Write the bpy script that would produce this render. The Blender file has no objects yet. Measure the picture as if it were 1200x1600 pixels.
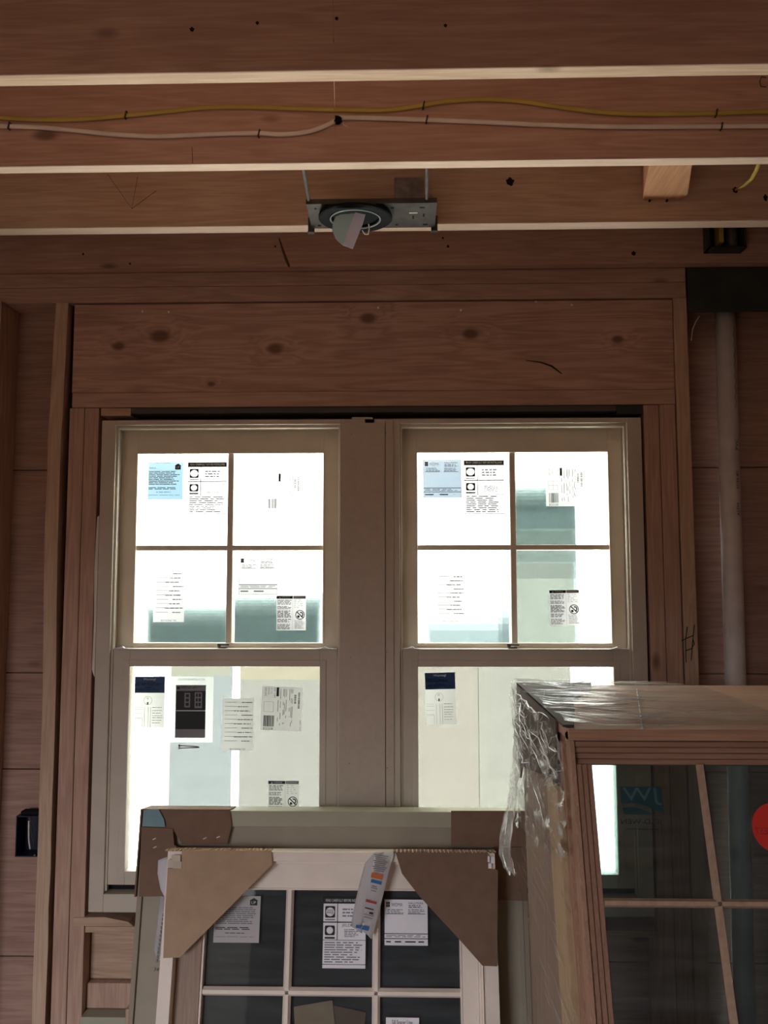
import bpy, bmesh, math, random
from mathutils import Vector, Matrix, noise
random.seed(7)
S = bpy.context.scene
COL = S.collection

# ------------------------------------------------------------------ camera
CAM = Vector((0.0, -2.2, 1.57)); FPX = 1244.0
PITCH, YAW, ROLL = math.radians(4.73), math.radians(1.27), math.radians(0.06)
fw = Vector((-math.sin(YAW)*math.cos(PITCH), math.cos(YAW)*math.cos(PITCH), math.sin(PITCH)))
r0 = Vector((math.cos(YAW), math.sin(YAW), 0)); u0 = r0.cross(fw)
rt = r0*math.cos(ROLL) - u0*math.sin(ROLL); up = u0*math.cos(ROLL) + r0*math.sin(ROLL)
cd = bpy.data.cameras.new('camera'); cam = bpy.data.objects.new('camera', cd); COL.objects.link(cam)
cd.sensor_fit = 'VERTICAL'; cd.sensor_height = 24.0; cd.lens = 24.0*FPX/1600.0; cd.clip_start = 0.05
cam.matrix_world = Matrix((rt, up, -fw)).transposed().to_4x4()
cam.location = CAM
S.camera = cam

# ------------------------------------------------------------------ daylight
SKY_FRONT, SKY_HIGH, GROUND_FRONT_BOOST, SKY_REAR, GROUND_REAR = 8.0, 24.0, 58.0, 13.5, 0.72
w = bpy.data.worlds.new('daylight'); S.world = w; w.use_nodes = True
nt = w.node_tree; nt.nodes.clear()
tc = nt.nodes.new('ShaderNodeTexCoord'); sp = nt.nodes.new('ShaderNodeSeparateXYZ')
mr = nt.nodes.new('ShaderNodeMapRange'); mr.inputs[1].default_value = -0.4; mr.inputs[2].default_value = 0.4
mx = nt.nodes.new('ShaderNodeMix'); mx.data_type = 'RGBA'
bgn = nt.nodes.new('ShaderNodeBackground'); wo = nt.nodes.new('ShaderNodeOutputWorld')
nt.links.new(tc.outputs['Generated'], sp.inputs[0]); nt.links.new(sp.outputs['Y'], mr.inputs[0])
nt.links.new(mr.outputs[0], mx.inputs[0])
m2 = nt.nodes.new('ShaderNodeMix'); m2.data_type = 'RGBA'; mz_ = nt.nodes.new('ShaderNodeMapRange')
mz_.inputs[1].default_value = 0.0; mz_.inputs[2].default_value = 0.13      # rear: dim ground and trees, bright sky above
nt.links.new(sp.outputs['Z'], mz_.inputs[0]); nt.links.new(mz_.outputs[0], m2.inputs[0])
m2.inputs[6].default_value = (1.0*GROUND_REAR, 0.85*GROUND_REAR, 0.70*GROUND_REAR, 1)
m2.inputs[7].default_value = (0.92*SKY_REAR, 0.96*SKY_REAR, 1.05*SKY_REAR, 1)
nt.links.new(m2.outputs[2], mx.inputs[6])
m3 = nt.nodes.new('ShaderNodeMix'); m3.data_type = 'RGBA'; mz2 = nt.nodes.new('ShaderNodeMapRange')
mz2.inputs[1].default_value = -0.35; mz2.inputs[2].default_value = -0.55      # front: unseen ground band, boosted to throw light up on the joists
nt.links.new(sp.outputs['Z'], mz2.inputs[0]); nt.links.new(mz2.outputs[0], m3.inputs[0])
m3.inputs[6].default_value = (1.0*SKY_FRONT, 0.97*SKY_FRONT, 0.90*SKY_FRONT, 1)
m3.inputs[7].default_value = (1.0*GROUND_FRONT_BOOST, 0.95*GROUND_FRONT_BOOST, 0.86*GROUND_FRONT_BOOST, 1)
m4 = nt.nodes.new('ShaderNodeMix'); m4.data_type = 'RGBA'; mz3 = nt.nodes.new('ShaderNodeMapRange')
mz3.inputs[1].default_value = 0.30; mz3.inputs[2].default_value = 0.60      # front: sky above the view, brightened to light the floor
nt.links.new(sp.outputs['Z'], mz3.inputs[0]); nt.links.new(mz3.outputs[0], m4.inputs[0]); nt.links.new(m3.outputs[2], m4.inputs[6])
m4.inputs[7].default_value = (1.0*SKY_HIGH, 0.98*SKY_HIGH, 0.94*SKY_HIGH, 1)
nt.links.new(m4.outputs[2], mx.inputs[7])
nt.links.new(mx.outputs[2], bgn.inputs[0]); nt.links.new(bgn.outputs[0], wo.inputs[0])
S.view_settings.view_transform = 'Standard'; S.view_settings.look = 'None'
S.view_settings.gamma = 1.0; S.view_settings.use_curve_mapping = False
S.view_settings.exposure = 0.0
try:
    S.cycles.use_denoising = True; S.cycles.denoiser = 'OPENIMAGEDENOISE'
    S.cycles.max_bounces = 9; S.cycles.diffuse_bounces = 5; S.cycles.transparent_max_bounces = 40
    S.cycles.caustics_reflective = False; S.cycles.caustics_refractive = False
    S.cycles.sample_clamp_indirect = 6.0
except Exception: pass

def portal(name, loc, rot, sx, sy):
    l = bpy.data.lights.new(name, 'AREA'); l.shape = 'RECTANGLE'; l.size = sx; l.size_y = sy
    l.cycles.is_portal = True
    o = bpy.data.objects.new(name, l); o.location = loc; o.rotation_euler = rot; COL.objects.link(o)
portal('window_light_portal', (-0.09, 0.14, 1.345), (math.radians(-90), 0, 0), 1.52, 1.36)
DOOR = (-2.05, -0.95, 0.0, 1.95, -3.7)      # rear doorway x0,x1,z0,z1,y
portal('doorway_light_portal', ((DOOR[0]+DOOR[1])/2, DOOR[4]-0.12, (DOOR[2]+DOOR[3])/2), (math.radians(90), 0, 0), DOOR[1]-DOOR[0], DOOR[3]-DOOR[2])

# ------------------------------------------------------------------ helpers
def ray(px, py): return fw + rt*((px-600)/FPX) - up*((py-800)/FPX)
def at(px, py, y):
    d = ray(px, py); return CAM + d*((y-CAM.y)/d.y)
def atz(px, py, z):
    d = ray(px, py); return CAM + d*((z-CAM.z)/d.z)
def atx(px, py, x):
    d = ray(px, py); return CAM + d*((x-CAM.x)/d.x)
def loc_on(px, py, M, yl):
    """local coordinates where the sight line meets plane y=yl of frame M"""
    Mi = M.inverted(); o = Mi @ CAM; d = (Mi.to_3x3() @ ray(px, py))
    return o + d*((yl-o.y)/d.y)

class MB:
    def __init__(s): s.bm = bmesh.new()
    def box(s, x0, x1, y0, y1, z0, z1, bev=0.0):
        m = Matrix.LocRotScale(((x0+x1)/2, (y0+y1)/2, (z0+z1)/2), None, (abs(x1-x0), abs(y1-y0), abs(z1-z0)))
        g = bmesh.ops.create_cube(s.bm, size=1, matrix=m)
        if bev > 0:
            ed = list({e for v in g['verts'] for e in v.link_edges})
            bmesh.ops.bevel(s.bm, geom=ed, offset=bev, segments=2, affect='EDGES', profile=0.5)
        return s
    def prism(s, pts, y0, y1, axis='Y', bev=0.0):
        """polygon pts extruded; axis Y: pts are (x,z); axis X: pts are (y,z); axis Z: pts are (x,y)"""
        def P(a, b, c):
            return {'Y': (a, c, b), 'X': (c, a, b), 'Z': (a, b, c)}[axis]
        A = [s.bm.verts.new(P(p[0], p[1], y0)) for p in pts]; B = [s.bm.verts.new(P(p[0], p[1], y1)) for p in pts]
        n = len(pts); fs = [s.bm.faces.new(A), s.bm.faces.new(B[::-1])]
        for i in range(n): fs.append(s.bm.faces.new((A[i], B[i], B[(i+1) % n], A[(i+1) % n])))
        if bev > 0:
            ed = list({e for f in fs for e in f.edges})
            bmesh.ops.bevel(s.bm, geom=ed, offset=bev, segments=1, affect='EDGES')
        return s
    def ring_prism(s, outer, inner, y0, y1):
        """frame between two rectangles (x0,x1,z0,z1)"""
        a, b = outer, inner
        s.box(a[0], b[0], y0, y1, a[2], a[3], .001); s.box(b[1], a[1], y0, y1, a[2], a[3], .001)
        if b[2]-a[2] > 1e-4: s.box(b[0], b[1], y0, y1, a[2], b[2], .001)
        if a[3]-b[3] > 1e-4: s.box(b[0], b[1], y0, y1, b[3], a[3], .001)
        return s
    def tube(s, pts, r, seg=10, flat=(1, 1), cap=True):
        pts = [Vector(p) for p in pts]; rings = []
        for i, p in enumerate(pts):
            t = (pts[min(i+1, len(pts)-1)] - pts[max(i-1, 0)]).normalized()
            ref = Vector((0, 1, 0)) if abs(t.y) < .9 else Vector((0, 0, 1))
            n = t.cross(ref).normalized(); b = t.cross(n).normalized()
            rr = r[i] if isinstance(r, (list, tuple)) else r
            rings.append([s.bm.verts.new(p + n*rr*flat[0]*math.cos(2*math.pi*k/seg) + b*rr*flat[1]*math.sin(2*math.pi*k/seg)) for k in range(seg)])
        for i in range(len(rings)-1):
            for k in range(seg):
                s.bm.faces.new((rings[i][k], rings[i][(k+1) % seg], rings[i+1][(k+1) % seg], rings[i+1][k]))
        if cap: s.bm.faces.new(rings[0][::-1]); s.bm.faces.new(rings[-1])
        return s
    def lathe(s, prof, c=(0, 0, 0), seg=48):
        rings = [[s.bm.verts.new((c[0]+r*math.cos(2*math.pi*k/seg), c[1]+r*math.sin(2*math.pi*k/seg), c[2]+z)) for k in range(seg)] for r, z in prof]
        for i in range(len(rings)-1):
            for k in range(seg):
                s.bm.faces.new((rings[i][k], rings[i][(k+1) % seg], rings[i+1][(k+1) % seg], rings[i+1][k]))
        return s
    def quad(s, x0, x1, z0, z1, y=0.0):
        v = [s.bm.verts.new(p) for p in ((x0, y, z0), (x1, y, z0), (x1, y, z1), (x0, y, z1))]
        s.bm.faces.new(v); return s
    def grid(s, f, nu, nv, ):
        V = [[s.bm.verts.new(f(i/nu, j/nv)) for j in range(nv+1)] for i in range(nu+1)]
        for i in range(nu):
            for j in range(nv): s.bm.faces.new((V[i][j], V[i+1][j], V[i+1][j+1], V[i][j+1]))
        return s
    def add(s, me, M):
        k = len(s.bm.verts); s.bm.from_mesh(me); s.bm.verts.ensure_lookup_table()
        for v in s.bm.verts[k:]: v.co = M @ v.co
        return s
    def build(s, name, mat, parent=None, recenter=True, smooth=False, M=None):
        bmesh.ops.recalc_face_normals(s.bm, faces=s.bm.faces)
        c = Vector((0, 0, 0))
        if parent is None and recenter and M is None:
            lo = Vector((min(v.co.x for v in s.bm.verts), min(v.co.y for v in s.bm.verts), min(v.co.z for v in s.bm.verts)))
            hi = Vector((max(v.co.x for v in s.bm.verts), max(v.co.y for v in s.bm.verts), max(v.co.z for v in s.bm.verts)))
            c = (lo+hi)/2
            for v in s.bm.verts: v.co -= c
        me = bpy.data.meshes.new(name); s.bm.to_mesh(me); s.bm.free()
        if smooth: me.shade_smooth()
        me.materials.append(mat)
        o = bpy.data.objects.new(name, me); COL.objects.link(o)
        if parent is not None: o.parent = parent
        elif M is not None: o.matrix_world = M
        else: o.location = c
        return o

def tag(o, label=None, cat=None, group=None, kind=None):
    if label: o['label'] = label
    if cat: o['category'] = cat
    if group: o['group'] = group
    if kind: o['kind'] = kind
    return o
def empty(name, M=None, loc=None):
    o = bpy.data.objects.new(name, None); COL.objects.link(o); o.empty_display_size = .05
    if M is not None: o.matrix_world = M
    if loc is not None: o.location = loc
    return o
_txt = {}
def text_mesh(t):
    if t in _txt: return _txt[t]
    c = bpy.data.curves.new('t', 'FONT'); c.body = t; c.size = 1.0; c.resolution_u = 2
    o = bpy.data.objects.new('t', c); COL.objects.link(o)
    bpy.context.view_layer.update()
    me = bpy.data.meshes.new_from_object(o.evaluated_get(bpy.context.evaluated_depsgraph_get()))
    bpy.data.objects.remove(o); bpy.data.curves.remove(c)
    xs = [v.co.x for v in me.vertices]; ys = [v.co.y for v in me.vertices]
    _txt[t] = (me, min(xs), max(xs), min(ys), max(ys)); return _txt[t]
def put_text(mb, t, x0, x1, z0, z1, y, mirror=False, rot=0):
    """fit the text t into the rectangle; rot 90 = reads upwards, 180 = upside down"""
    me, a, b, c, d = text_mesh(t)
    cx, cz = (x0+x1)/2, (z0+z1)/2; W, H = x1-x0, z1-z0
    if rot in (90, 270): W, H = H, W
    sx, sz = W/(b-a)*(-1 if mirror else 1), H/(d-c)
    M = Matrix.Translation((cx, y, cz)) @ Matrix.Rotation(math.radians(-rot), 4, 'Y') @ Matrix(((sx, 0, 0, -sx*(a+b)/2), (0, 0, 1, 0), (0, sz, 0, -sz*(c+d)/2), (0, 0, 0, 1)))
    mb.add(me, M)

# ------------------------------------------------------------------ materials
def new_mat(name):
    m = bpy.data.materials.new(name); m.use_nodes = True; t = m.node_tree; t.nodes.clear()
    o = t.nodes.new('ShaderNodeOutputMaterial'); return m, t, o
def N(t, kind, **kw):
    n = t.nodes.new(kind)
    for k, v in kw.items(): setattr(n, k, v)
    return n
def L(t, a, b): t.links.new(a, b)
def ramp(t, stops):
    r = N(t, 'ShaderNodeValToRGB'); e = r.color_ramp.elements
    e[0].position, e[0].color = stops[0][0], (*stops[0][1], 1); e[1].position, e[1].color = stops[-1][0], (*stops[-1][1], 1)
    for p, c in stops[1:-1]:
        x = e.new(p); x.color = (*c, 1)
    return r
def coords(t, scale, rnd=True):
    tc = N(t, 'ShaderNodeTexCoord'); mp = N(t, 'ShaderNodeMapping'); mp.inputs['Scale'].default_value = scale
    if rnd:
        oi = N(t, 'ShaderNodeObjectInfo'); mu = N(t, 'ShaderNodeVectorMath', operation='SCALE'); mu.inputs['Scale'].default_value = 37.0
        cv = N(t, 'ShaderNodeCombineXYZ')
        for i in range(3): L(t, oi.outputs['Random'], cv.inputs[i])
        L(t, cv.outputs[0], mu.inputs[0]); ad = N(t, 'ShaderNodeVectorMath', operation='ADD')
        L(t, tc.outputs['Object'], ad.inputs[0]); L(t, mu.outputs[0], ad.inputs[1]); L(t, ad.outputs[0], mp.inputs[0])
    else: L(t, tc.outputs['Object'], mp.inputs[0])
    return tc, mp
def wood(name, light, dark, axis='X', rough=.7, knots=True, big=None, stain=.5, spec=.25, fine=1.0):
    """sawn softwood, grain along one object axis; big = [(x,z,r)] large knots in object space (faces towards -y)"""
    m, t, out = new_mat(name); bs = N(t, 'ShaderNodeBsdfPrincipled'); L(t, bs.outputs[0], out.inputs[0])
    bs.inputs['Roughness'].default_value = rough; bs.inputs['Specular IOR Level'].default_value = spec
    ai = 'XYZ'.index(axis)
    sc = [9.0*fine]*3; sc[ai] = .55
    tc, mp = coords(t, sc)
    vec = mp.outputs[0]
    extra = None
    if big:
        # rings of the grain bend round each big knot
        for (kx, kz, kr) in big:
            s1 = N(t, 'ShaderNodeVectorMath', operation='SUBTRACT'); L(t, tc.outputs['Object'], s1.inputs[0]); s1.inputs[1].default_value = (kx, 0, kz)
            s2 = N(t, 'ShaderNodeVectorMath', operation='MULTIPLY'); L(t, s1.outputs[0], s2.inputs[0])
            s2.inputs[1].default_value = (1/(kr*1.5), 0, 1/kr)
            ln = N(t, 'ShaderNodeVectorMath', operation='LENGTH'); L(t, s2.outputs[0], ln.inputs[0])
            kn = N(t, 'ShaderNodeMapRange'); kn.interpolation_type = 'SMOOTHSTEP'
            L(t, ln.outputs['Value'], kn.inputs[0]); kn.inputs[1].default_value = .45; kn.inputs[2].default_value = 1.3
            kn.inputs[3].default_value = 1; kn.inputs[4].default_value = 0
            wv = N(t, 'ShaderNodeMapRange'); wv.interpolation_type = 'SMOOTHSTEP'
            L(t, ln.outputs['Value'], wv.inputs[0]); wv.inputs[1].default_value = 0; wv.inputs[2].default_value = 4.2
            wv.inputs[3].default_value = kr*16; wv.inputs[4].default_value = 0
            cb = N(t, 'ShaderNodeCombineXYZ'); L(t, wv.outputs[0], cb.inputs[1])
            ad = N(t, 'ShaderNodeVectorMath', operation='ADD'); L(t, vec, ad.inputs[0]); L(t, cb.outputs[0], ad.inputs[1]); vec = ad.outputs[0]
            if extra is None: extra = kn.outputs[0]
            else:
                mm = N(t, 'ShaderNodeMath', operation='MAXIMUM'); L(t, extra, mm.inputs[0]); L(t, kn.outputs[0], mm.inputs[1]); extra = mm.outputs[0]
    n1 = N(t, 'ShaderNodeTexNoise'); L(t, vec, n1.inputs[0]); n1.inputs['Scale'].default_value = 2.6; n1.inputs['Detail'].default_value = 3; n1.inputs['Distortion'].default_value = .35
    mw = N(t, 'ShaderNodeMath', operation='MULTIPLY'); L(t, n1.outputs[0], mw.inputs[0]); mw.inputs[1].default_value = 46.0
    sn = N(t, 'ShaderNodeMath', operation='SINE'); L(t, mw.outputs[0], sn.inputs[0])
    sm = N(t, 'ShaderNodeMapRange'); L(t, sn.outputs[0], sm.inputs[0]); sm.inputs[1].default_value = -1; sm.inputs[2].default_value = 1
    n2 = N(t, 'ShaderNodeTexNoise'); L(t, mp.outputs[0], n2.inputs[0]); n2.inputs['Scale'].default_value = 22; n2.inputs['Detail'].default_value = 5
    n3 = N(t, 'ShaderNodeTexNoise'); L(t, tc.outputs['Object'], n3.inputs[0]); n3.inputs['Scale'].default_value = 3.5; n3.inputs['Detail'].default_value = 4
    a = N(t, 'ShaderNodeMath', operation='MULTIPLY_ADD'); L(t, sm.outputs[0], a.inputs[0]); a.inputs[1].default_value = .34 if big else .20; 
    b = N(t, 'ShaderNodeMath', operation='MULTIPLY'); L(t, n2.outputs[0], b.inputs[0]); b.inputs[1].default_value = .55; L(t, b.outputs[0], a.inputs[2])
    c = N(t, 'ShaderNodeMath', operation='MULTIPLY_ADD'); L(t, n3.outputs[0], c.inputs[0]); c.inputs[1].default_value = stain; L(t, a.outputs[0], c.inputs[2])
    mid = tuple((x+y)/2 for x, y in zip(light, dark))
    r = ramp(t, [(.30, light), (.62, mid), (1.0, dark)]); L(t, c.outputs[0], r.inputs[0])
    col = r.outputs[0]
    if knots:
        sk = [7.0]*3; sk[ai] = 3.2
        _, mk = coords(t, sk); vo = N(t, 'ShaderNodeTexVoronoi'); L(t, mk.outputs[0], vo.inputs[0]); vo.inputs['Scale'].default_value = .8
        kk = N(t, 'ShaderNodeMapRange'); kk.interpolation_type = 'SMOOTHSTEP'; L(t, vo.outputs['Distance'], kk.inputs[0])
        kk.inputs[1].default_value = .04; kk.inputs[2].default_value = .105; kk.inputs[3].default_value = .8; kk.inputs[4].default_value = 0
        mk2 = N(t, 'ShaderNodeMix', data_type='RGBA'); L(t, kk.outputs[0], mk2.inputs[0]); L(t, col, mk2.inputs[6]); mk2.inputs[7].default_value = (dark[0]*.3, dark[1]*.25, dark[2]*.25, 1); col = mk2.outputs[2]
    if extra is not None:
        mk3 = N(t, 'ShaderNodeMix', data_type='RGBA'); f = N(t, 'ShaderNodeMath', operation='MULTIPLY'); L(t, extra, f.inputs[0]); f.inputs[1].default_value = .9
        L(t, f.outputs[0], mk3.inputs[0]); L(t, col, mk3.inputs[6]); mk3.inputs[7].default_value = (dark[0]*.42, dark[1]*.36, dark[2]*.34, 1); col = mk3.outputs[2]
    L(t, col, bs.inputs['Base Color'])
    bp = N(t, 'ShaderNodeBump'); bp.inputs['Strength'].default_value = .35; bp.inputs['Distance'].default_value = .002
    L(t, n2.outputs[0], bp.inputs['Height']); L(t, bp.outputs[0], bs.inputs['Normal'])
    return m
def plain(name, col, rough=.6, metal=0.0, spec=.3, var=.12, vs=14.0, bump=0.0, vary=None):
    m, t, out = new_mat(name); bs = N(t, 'ShaderNodeBsdfPrincipled'); L(t, bs.outputs[0], out.inputs[0])
    bs.inputs['Roughness'].default_value = rough; bs.inputs['Metallic'].default_value = metal; bs.inputs['Specular IOR Level'].default_value = spec
    _, mp = coords(t, (1, 1, 1)); n = N(t, 'ShaderNodeTexNoise'); L(t, mp.outputs[0], n.inputs[0]); n.inputs['Scale'].default_value = vs; n.inputs['Detail'].default_value = 4
    r = ramp(t, [(.3, tuple(c*(1-var) for c in col)), (.7, tuple(min(1, c*(1+var)) for c in col))]); L(t, n.outputs[0], r.inputs[0]); L(t, r.outputs[0], bs.inputs['Base Color'])
    if bump:
        n2 = N(t, 'ShaderNodeTexNoise'); L(t, mp.outputs[0], n2.inputs[0]); n2.inputs['Scale'].default_value = 260; n2.inputs['Detail'].default_value = 2
        bp = N(t, 'ShaderNodeBump'); bp.inputs['Strength'].default_value = bump; bp.inputs['Distance'].default_value = .001
        L(t, n2.outputs[0], bp.inputs['Height']); L(t, bp.outputs[0], bs.inputs['Normal'])
    return m
def paper(name, col, trans, fold=0.0):
    """thin paper: part diffuse, part lets light through"""
    m, t, out = new_mat(name); d = N(t, 'ShaderNodeBsdfDiffuse'); d.inputs[0].default_value = (*col, 1)
    tr = N(t, 'ShaderNodeBsdfTranslucent'); tr.inputs[0].default_value = (*trans, 1)
    ad = N(t, 'ShaderNodeAddShader'); L(t, d.outputs[0], ad.inputs[0]); L(t, tr.outputs[0], ad.inputs[1]); L(t, ad.outputs[0], out.inputs[0])
    return m
def film(name, tint, body=.06, gloss=.03, rough=.2):
    """translucent sheet: lets tinted light straight through, a little scattered"""
    m, t, out = new_mat(name); tp = N(t, 'ShaderNodeBsdfTransparent'); tp.inputs[0].default_value = (*tint, 1)
    tl = N(t, 'ShaderNodeBsdfTranslucent'); tl.inputs[0].default_value = (.8, .8, .78, 1)
    gl = N(t, 'ShaderNodeBsdfGlossy'); gl.inputs['Roughness'].default_value = rough
    m1 = N(t, 'ShaderNodeMixShader'); m1.inputs[0].default_value = body; L(t, tp.outputs[0], m1.inputs[1]); L(t, tl.outputs[0], m1.inputs[2])
    m2 = N(t, 'ShaderNodeMixShader'); m2.inputs[0].default_value = gloss; L(t, m1.outputs[0], m2.inputs[1]); L(t, gl.outputs[0], m2.inputs[2])
    L(t, m2.outputs[0], out.inputs[0]); return m
def glass(name, tint=(.94, .97, .96), refl=1.0, haze=0.0):
    m, t, out = new_mat(name); tp = N(t, 'ShaderNodeBsdfTransparent'); tp.inputs[0].default_value = (*tint, 1)
    gl = N(t, 'ShaderNodeBsdfGlossy'); gl.inputs['Roughness'].default_value = .03
    fr = N(t, 'ShaderNodeFresnel'); fr.inputs[0].default_value = 1.5
    mu = N(t, 'ShaderNodeMath', operation='MULTIPLY'); mu.inputs[1].default_value = refl; L(t, fr.outputs[0], mu.inputs[0])
    mm = N(t, 'ShaderNodeMixShader'); L(t, mu.outputs[0], mm.inputs[0]); L(t, tp.outputs[0], mm.inputs[1]); L(t, gl.outputs[0], mm.inputs[2])
    last = mm
    if haze:
        df = N(t, 'ShaderNodeBsdfDiffuse'); df.inputs[0].default_value = (.75, .8, .85, 1)
        _, mp = coords(t, (6, 1, 60)); nz = N(t, 'ShaderNodeTexNoise'); L(t, mp.outputs[0], nz.inputs[0]); nz.inputs['Scale'].default_value = 1.0; nz.inputs['Detail'].default_value = 5
        mr = N(t, 'ShaderNodeMapRange'); L(t, nz.outputs[0], mr.inputs[0]); mr.inputs[1].default_value = .35; mr.inputs[2].default_value = .8; mr.inputs[3].default_value = haze*.5; mr.inputs[4].default_value = haze*2
        last = N(t, 'ShaderNodeMixShader'); L(t, mr.outputs[0], last.inputs[0]); L(t, mm.outputs[0], last.inputs[1]); L(t, df.outputs[0], last.inputs[2])
    L(t, last.outputs[0], out.inputs[0]); return m
def stretch_wrap(name, streak=(2, 60, 60), lo=.5, hi=.78, amt=.55, base=.05):
    m, t, out = new_mat(name)
    tp = N(t, 'ShaderNodeBsdfTransparent'); tp.inputs[0].default_value = (.9, .9, .89, 1)
    gl = N(t, 'ShaderNodeBsdfGlossy'); gl.inputs['Roughness'].default_value = .22; gl.inputs[0].default_value = (.95, .95, .95, 1)
    df = N(t, 'ShaderNodeBsdfDiffuse'); df.inputs[0].default_value = (.72, .70, .68, 1)
    tl = N(t, 'ShaderNodeBsdfTranslucent'); tl.inputs[0].default_value = (.72, .72, .70, 1)
    _, mp = coords(t, streak); nz = N(t, 'ShaderNodeTexNoise'); L(t, mp.outputs[0], nz.inputs[0]); nz.inputs['Scale'].default_value = 1.6; nz.inputs['Detail'].default_value = 6; nz.inputs['Distortion'].default_value = .6
    mr = N(t, 'ShaderNodeMapRange'); L(t, nz.outputs[0], mr.inputs[0]); mr.inputs[1].default_value = lo; mr.inputs[2].default_value = hi; mr.inputs[3].default_value = base; mr.inputs[4].default_value = amt
    a1 = N(t, 'ShaderNodeMixShader'); a1.inputs[0].default_value = .35; L(t, df.outputs[0], a1.inputs[1]); L(t, tl.outputs[0], a1.inputs[2])
    a2 = N(t, 'ShaderNodeMixShader'); a2.inputs[0].default_value = .45; L(t, a1.outputs[0], a2.inputs[1]); L(t, gl.outputs[0], a2.inputs[2])
    mm = N(t, 'ShaderNodeMixShader'); L(t, mr.outputs[0], mm.inputs[0]); L(t, tp.outputs[0], mm.inputs[1]); L(t, a2.outputs[0], mm.inputs[2])
    bp = N(t, 'ShaderNodeBump'); bp.inputs['Strength'].default_value = .8; bp.inputs['Distance'].default_value = .004
    L(t, nz.outputs[0], bp.inputs['Height']); L(t, bp.outputs[0], gl.inputs['Normal']); L(t, bp.outputs[0], df.inputs['Normal'])
    L(t, mm.outputs[0], out.inputs[0]); return m

FIR_L, FIR_D = (.62, .41, .32), (.38, .215, .16)
M_joist = wood('joist_fir', FIR_L, FIR_D, 'X')
M_underlit = wood('brightened_joist_underside', (.74, .57, .46), (.56, .40, .31), 'X', knots=False)  # paler underside colour, partly brightened to stand in for light from below
M_joist_pale = wood('joist_pale_fir', (.66, .49, .37), (.42, .26, .17), 'X')
M_plate = wood('plate_fir', (.56, .38, .30), (.34, .20, .15), 'X')
M_stud = wood('stud_fir', (.58, .40, .31), (.34, .20, .15), 'Z', knots=True)
M_studpale = wood('stud_pale', (.60, .45, .33), (.40, .26, .18), 'Z')
M_sheath = wood('sheathing_board', (.50, .33, .26), (.28, .165, .125), 'X', stain=.7)
M_ply = wood('plywood', (.56, .40, .29), (.32, .20, .13), 'X', stain=.4, knots=False)
M_primed = plain('primed_window_wood', (.52, .465, .39), .55, var=.05, bump=.15)
M_primed_glare = plain('primed_sash_glare', (.68, .61, .50), .55, var=.05, bump=.15)  # upper sash: same primer, lightened to imitate window glare
M_mull = plain('mullion_board', (.50, .43, .36), .65, var=.05, vs=60, bump=.3)
M_cream = plain('cream_frame', (.37, .365, .27), .5, var=.04, bump=.1)
M_whiteframe = plain('pale_frame', (.86, .77, .68), .5, var=.05, bump=.1)
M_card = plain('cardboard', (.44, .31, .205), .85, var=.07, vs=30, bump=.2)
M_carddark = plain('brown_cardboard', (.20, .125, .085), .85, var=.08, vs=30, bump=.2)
M_unfin = wood('window_pine', (.58, .37, .26), (.34, .19, .125), 'X', knots=False, fine=3)
M_unfinZ = wood('window_pine_upright', (.56, .37, .26), (.34, .19, .13), 'Z', knots=False, fine=3)
M_strip = wood('yellow_pine_strip', (.66, .50, .33), (.48, .33, .20), 'Z', knots=False)
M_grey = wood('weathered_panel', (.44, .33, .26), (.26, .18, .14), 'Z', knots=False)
M_galv = plain('galvanised_steel', (.075, .068, .064), .5, metal=.35, var=.25, vs=40)
M_bright = plain('bright_steel', (.85, .83, .8), .3, metal=.2)
M_dkmetal = plain('dark_steel', (.035, .045, .04), .5, var=.3)
M_black = plain('black_plastic', (.010, .011, .013), .7, spec=.08, var=.2)
M_navy = plain('navy_plastic', (.008, .012, .035), .4, var=.2)
M_pvc = plain('white_pvc', (.66, .63, .63), .45, var=.1, vs=20)
M_yel = plain('yellow_cable_sheath', (.50, .38, .09), .45, var=.1)
M_wht = plain('white_cable_sheath', (.74, .66, .60), .45, var=.1)
M_void = plain('shadow_gap_black', (.012, .010, .009), .9)  # near-black colour for the shade inside gaps, and for open holes
M_ink = plain('black_ink', (.02, .02, .022), .6)
M_inkgrey = plain('grey_ink', (.22, .22, .24), .6)
M_inknavy = plain('navy_ink', (.012, .045, .13), .5)
M_inkblue = plain('blue_ink', (.03, .16, .40), .5)
M_inkorange = plain('orange_ink', (.62, .16, .05), .5)
M_inkred = plain('dark_red_ink', (.40, .05, .06), .5)
M_inkwhite = paper('white_ink', (.7, .72, .75), (.2, .2, .22))
M_paper = paper('white_label_paper', (.50, .50, .50), (.15, .15, .155))
M_paperopaque = paper('opaque_white_paper', (.90, .90, .95), (.05, .05, .05))
M_paperblue = paper('blue_backed_paper', (.36, .42, .48), (.034, .058, .075))
M_papergrey = paper('grey_label_paper', (.38, .38, .36), (.165, .17, .165))
M_bagclear = film('clear_plastic_bag', (.80, .80, .78), body=.30, gloss=.05)
M_glass = glass('window_glass', refl=.35)
M_glassC = glass('dark_unit_glass', (.62, .76, .78), refl=1.0, haze=.025)
M_glassB = glass('sash_glass', (.85, .88, .88), refl=.5, haze=.02)
M_screen = plain('dark_insect_screen', (.045, .048, .05), .8, var=.15)
M_red = plain('red_sticker', (.75, .05, .04), .5, var=.04)
M_wrap = stretch_wrap('stretch_wrap_top', (3, 60, 70), lo=.48, hi=.66, amt=.85, base=.03)
M_wrapx = stretch_wrap('stretch_wrap_side', (60, 14, 30), lo=.50, hi=.66, amt=.85, base=.05)
M_wrapthin = stretch_wrap('stretch_wrap_thin', (50, 3, 60), lo=.58, hi=.74, amt=.55, base=.015)
M_logo = paper('logo_teal', (.03, .16, .17), (.02, .10, .11))

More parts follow.
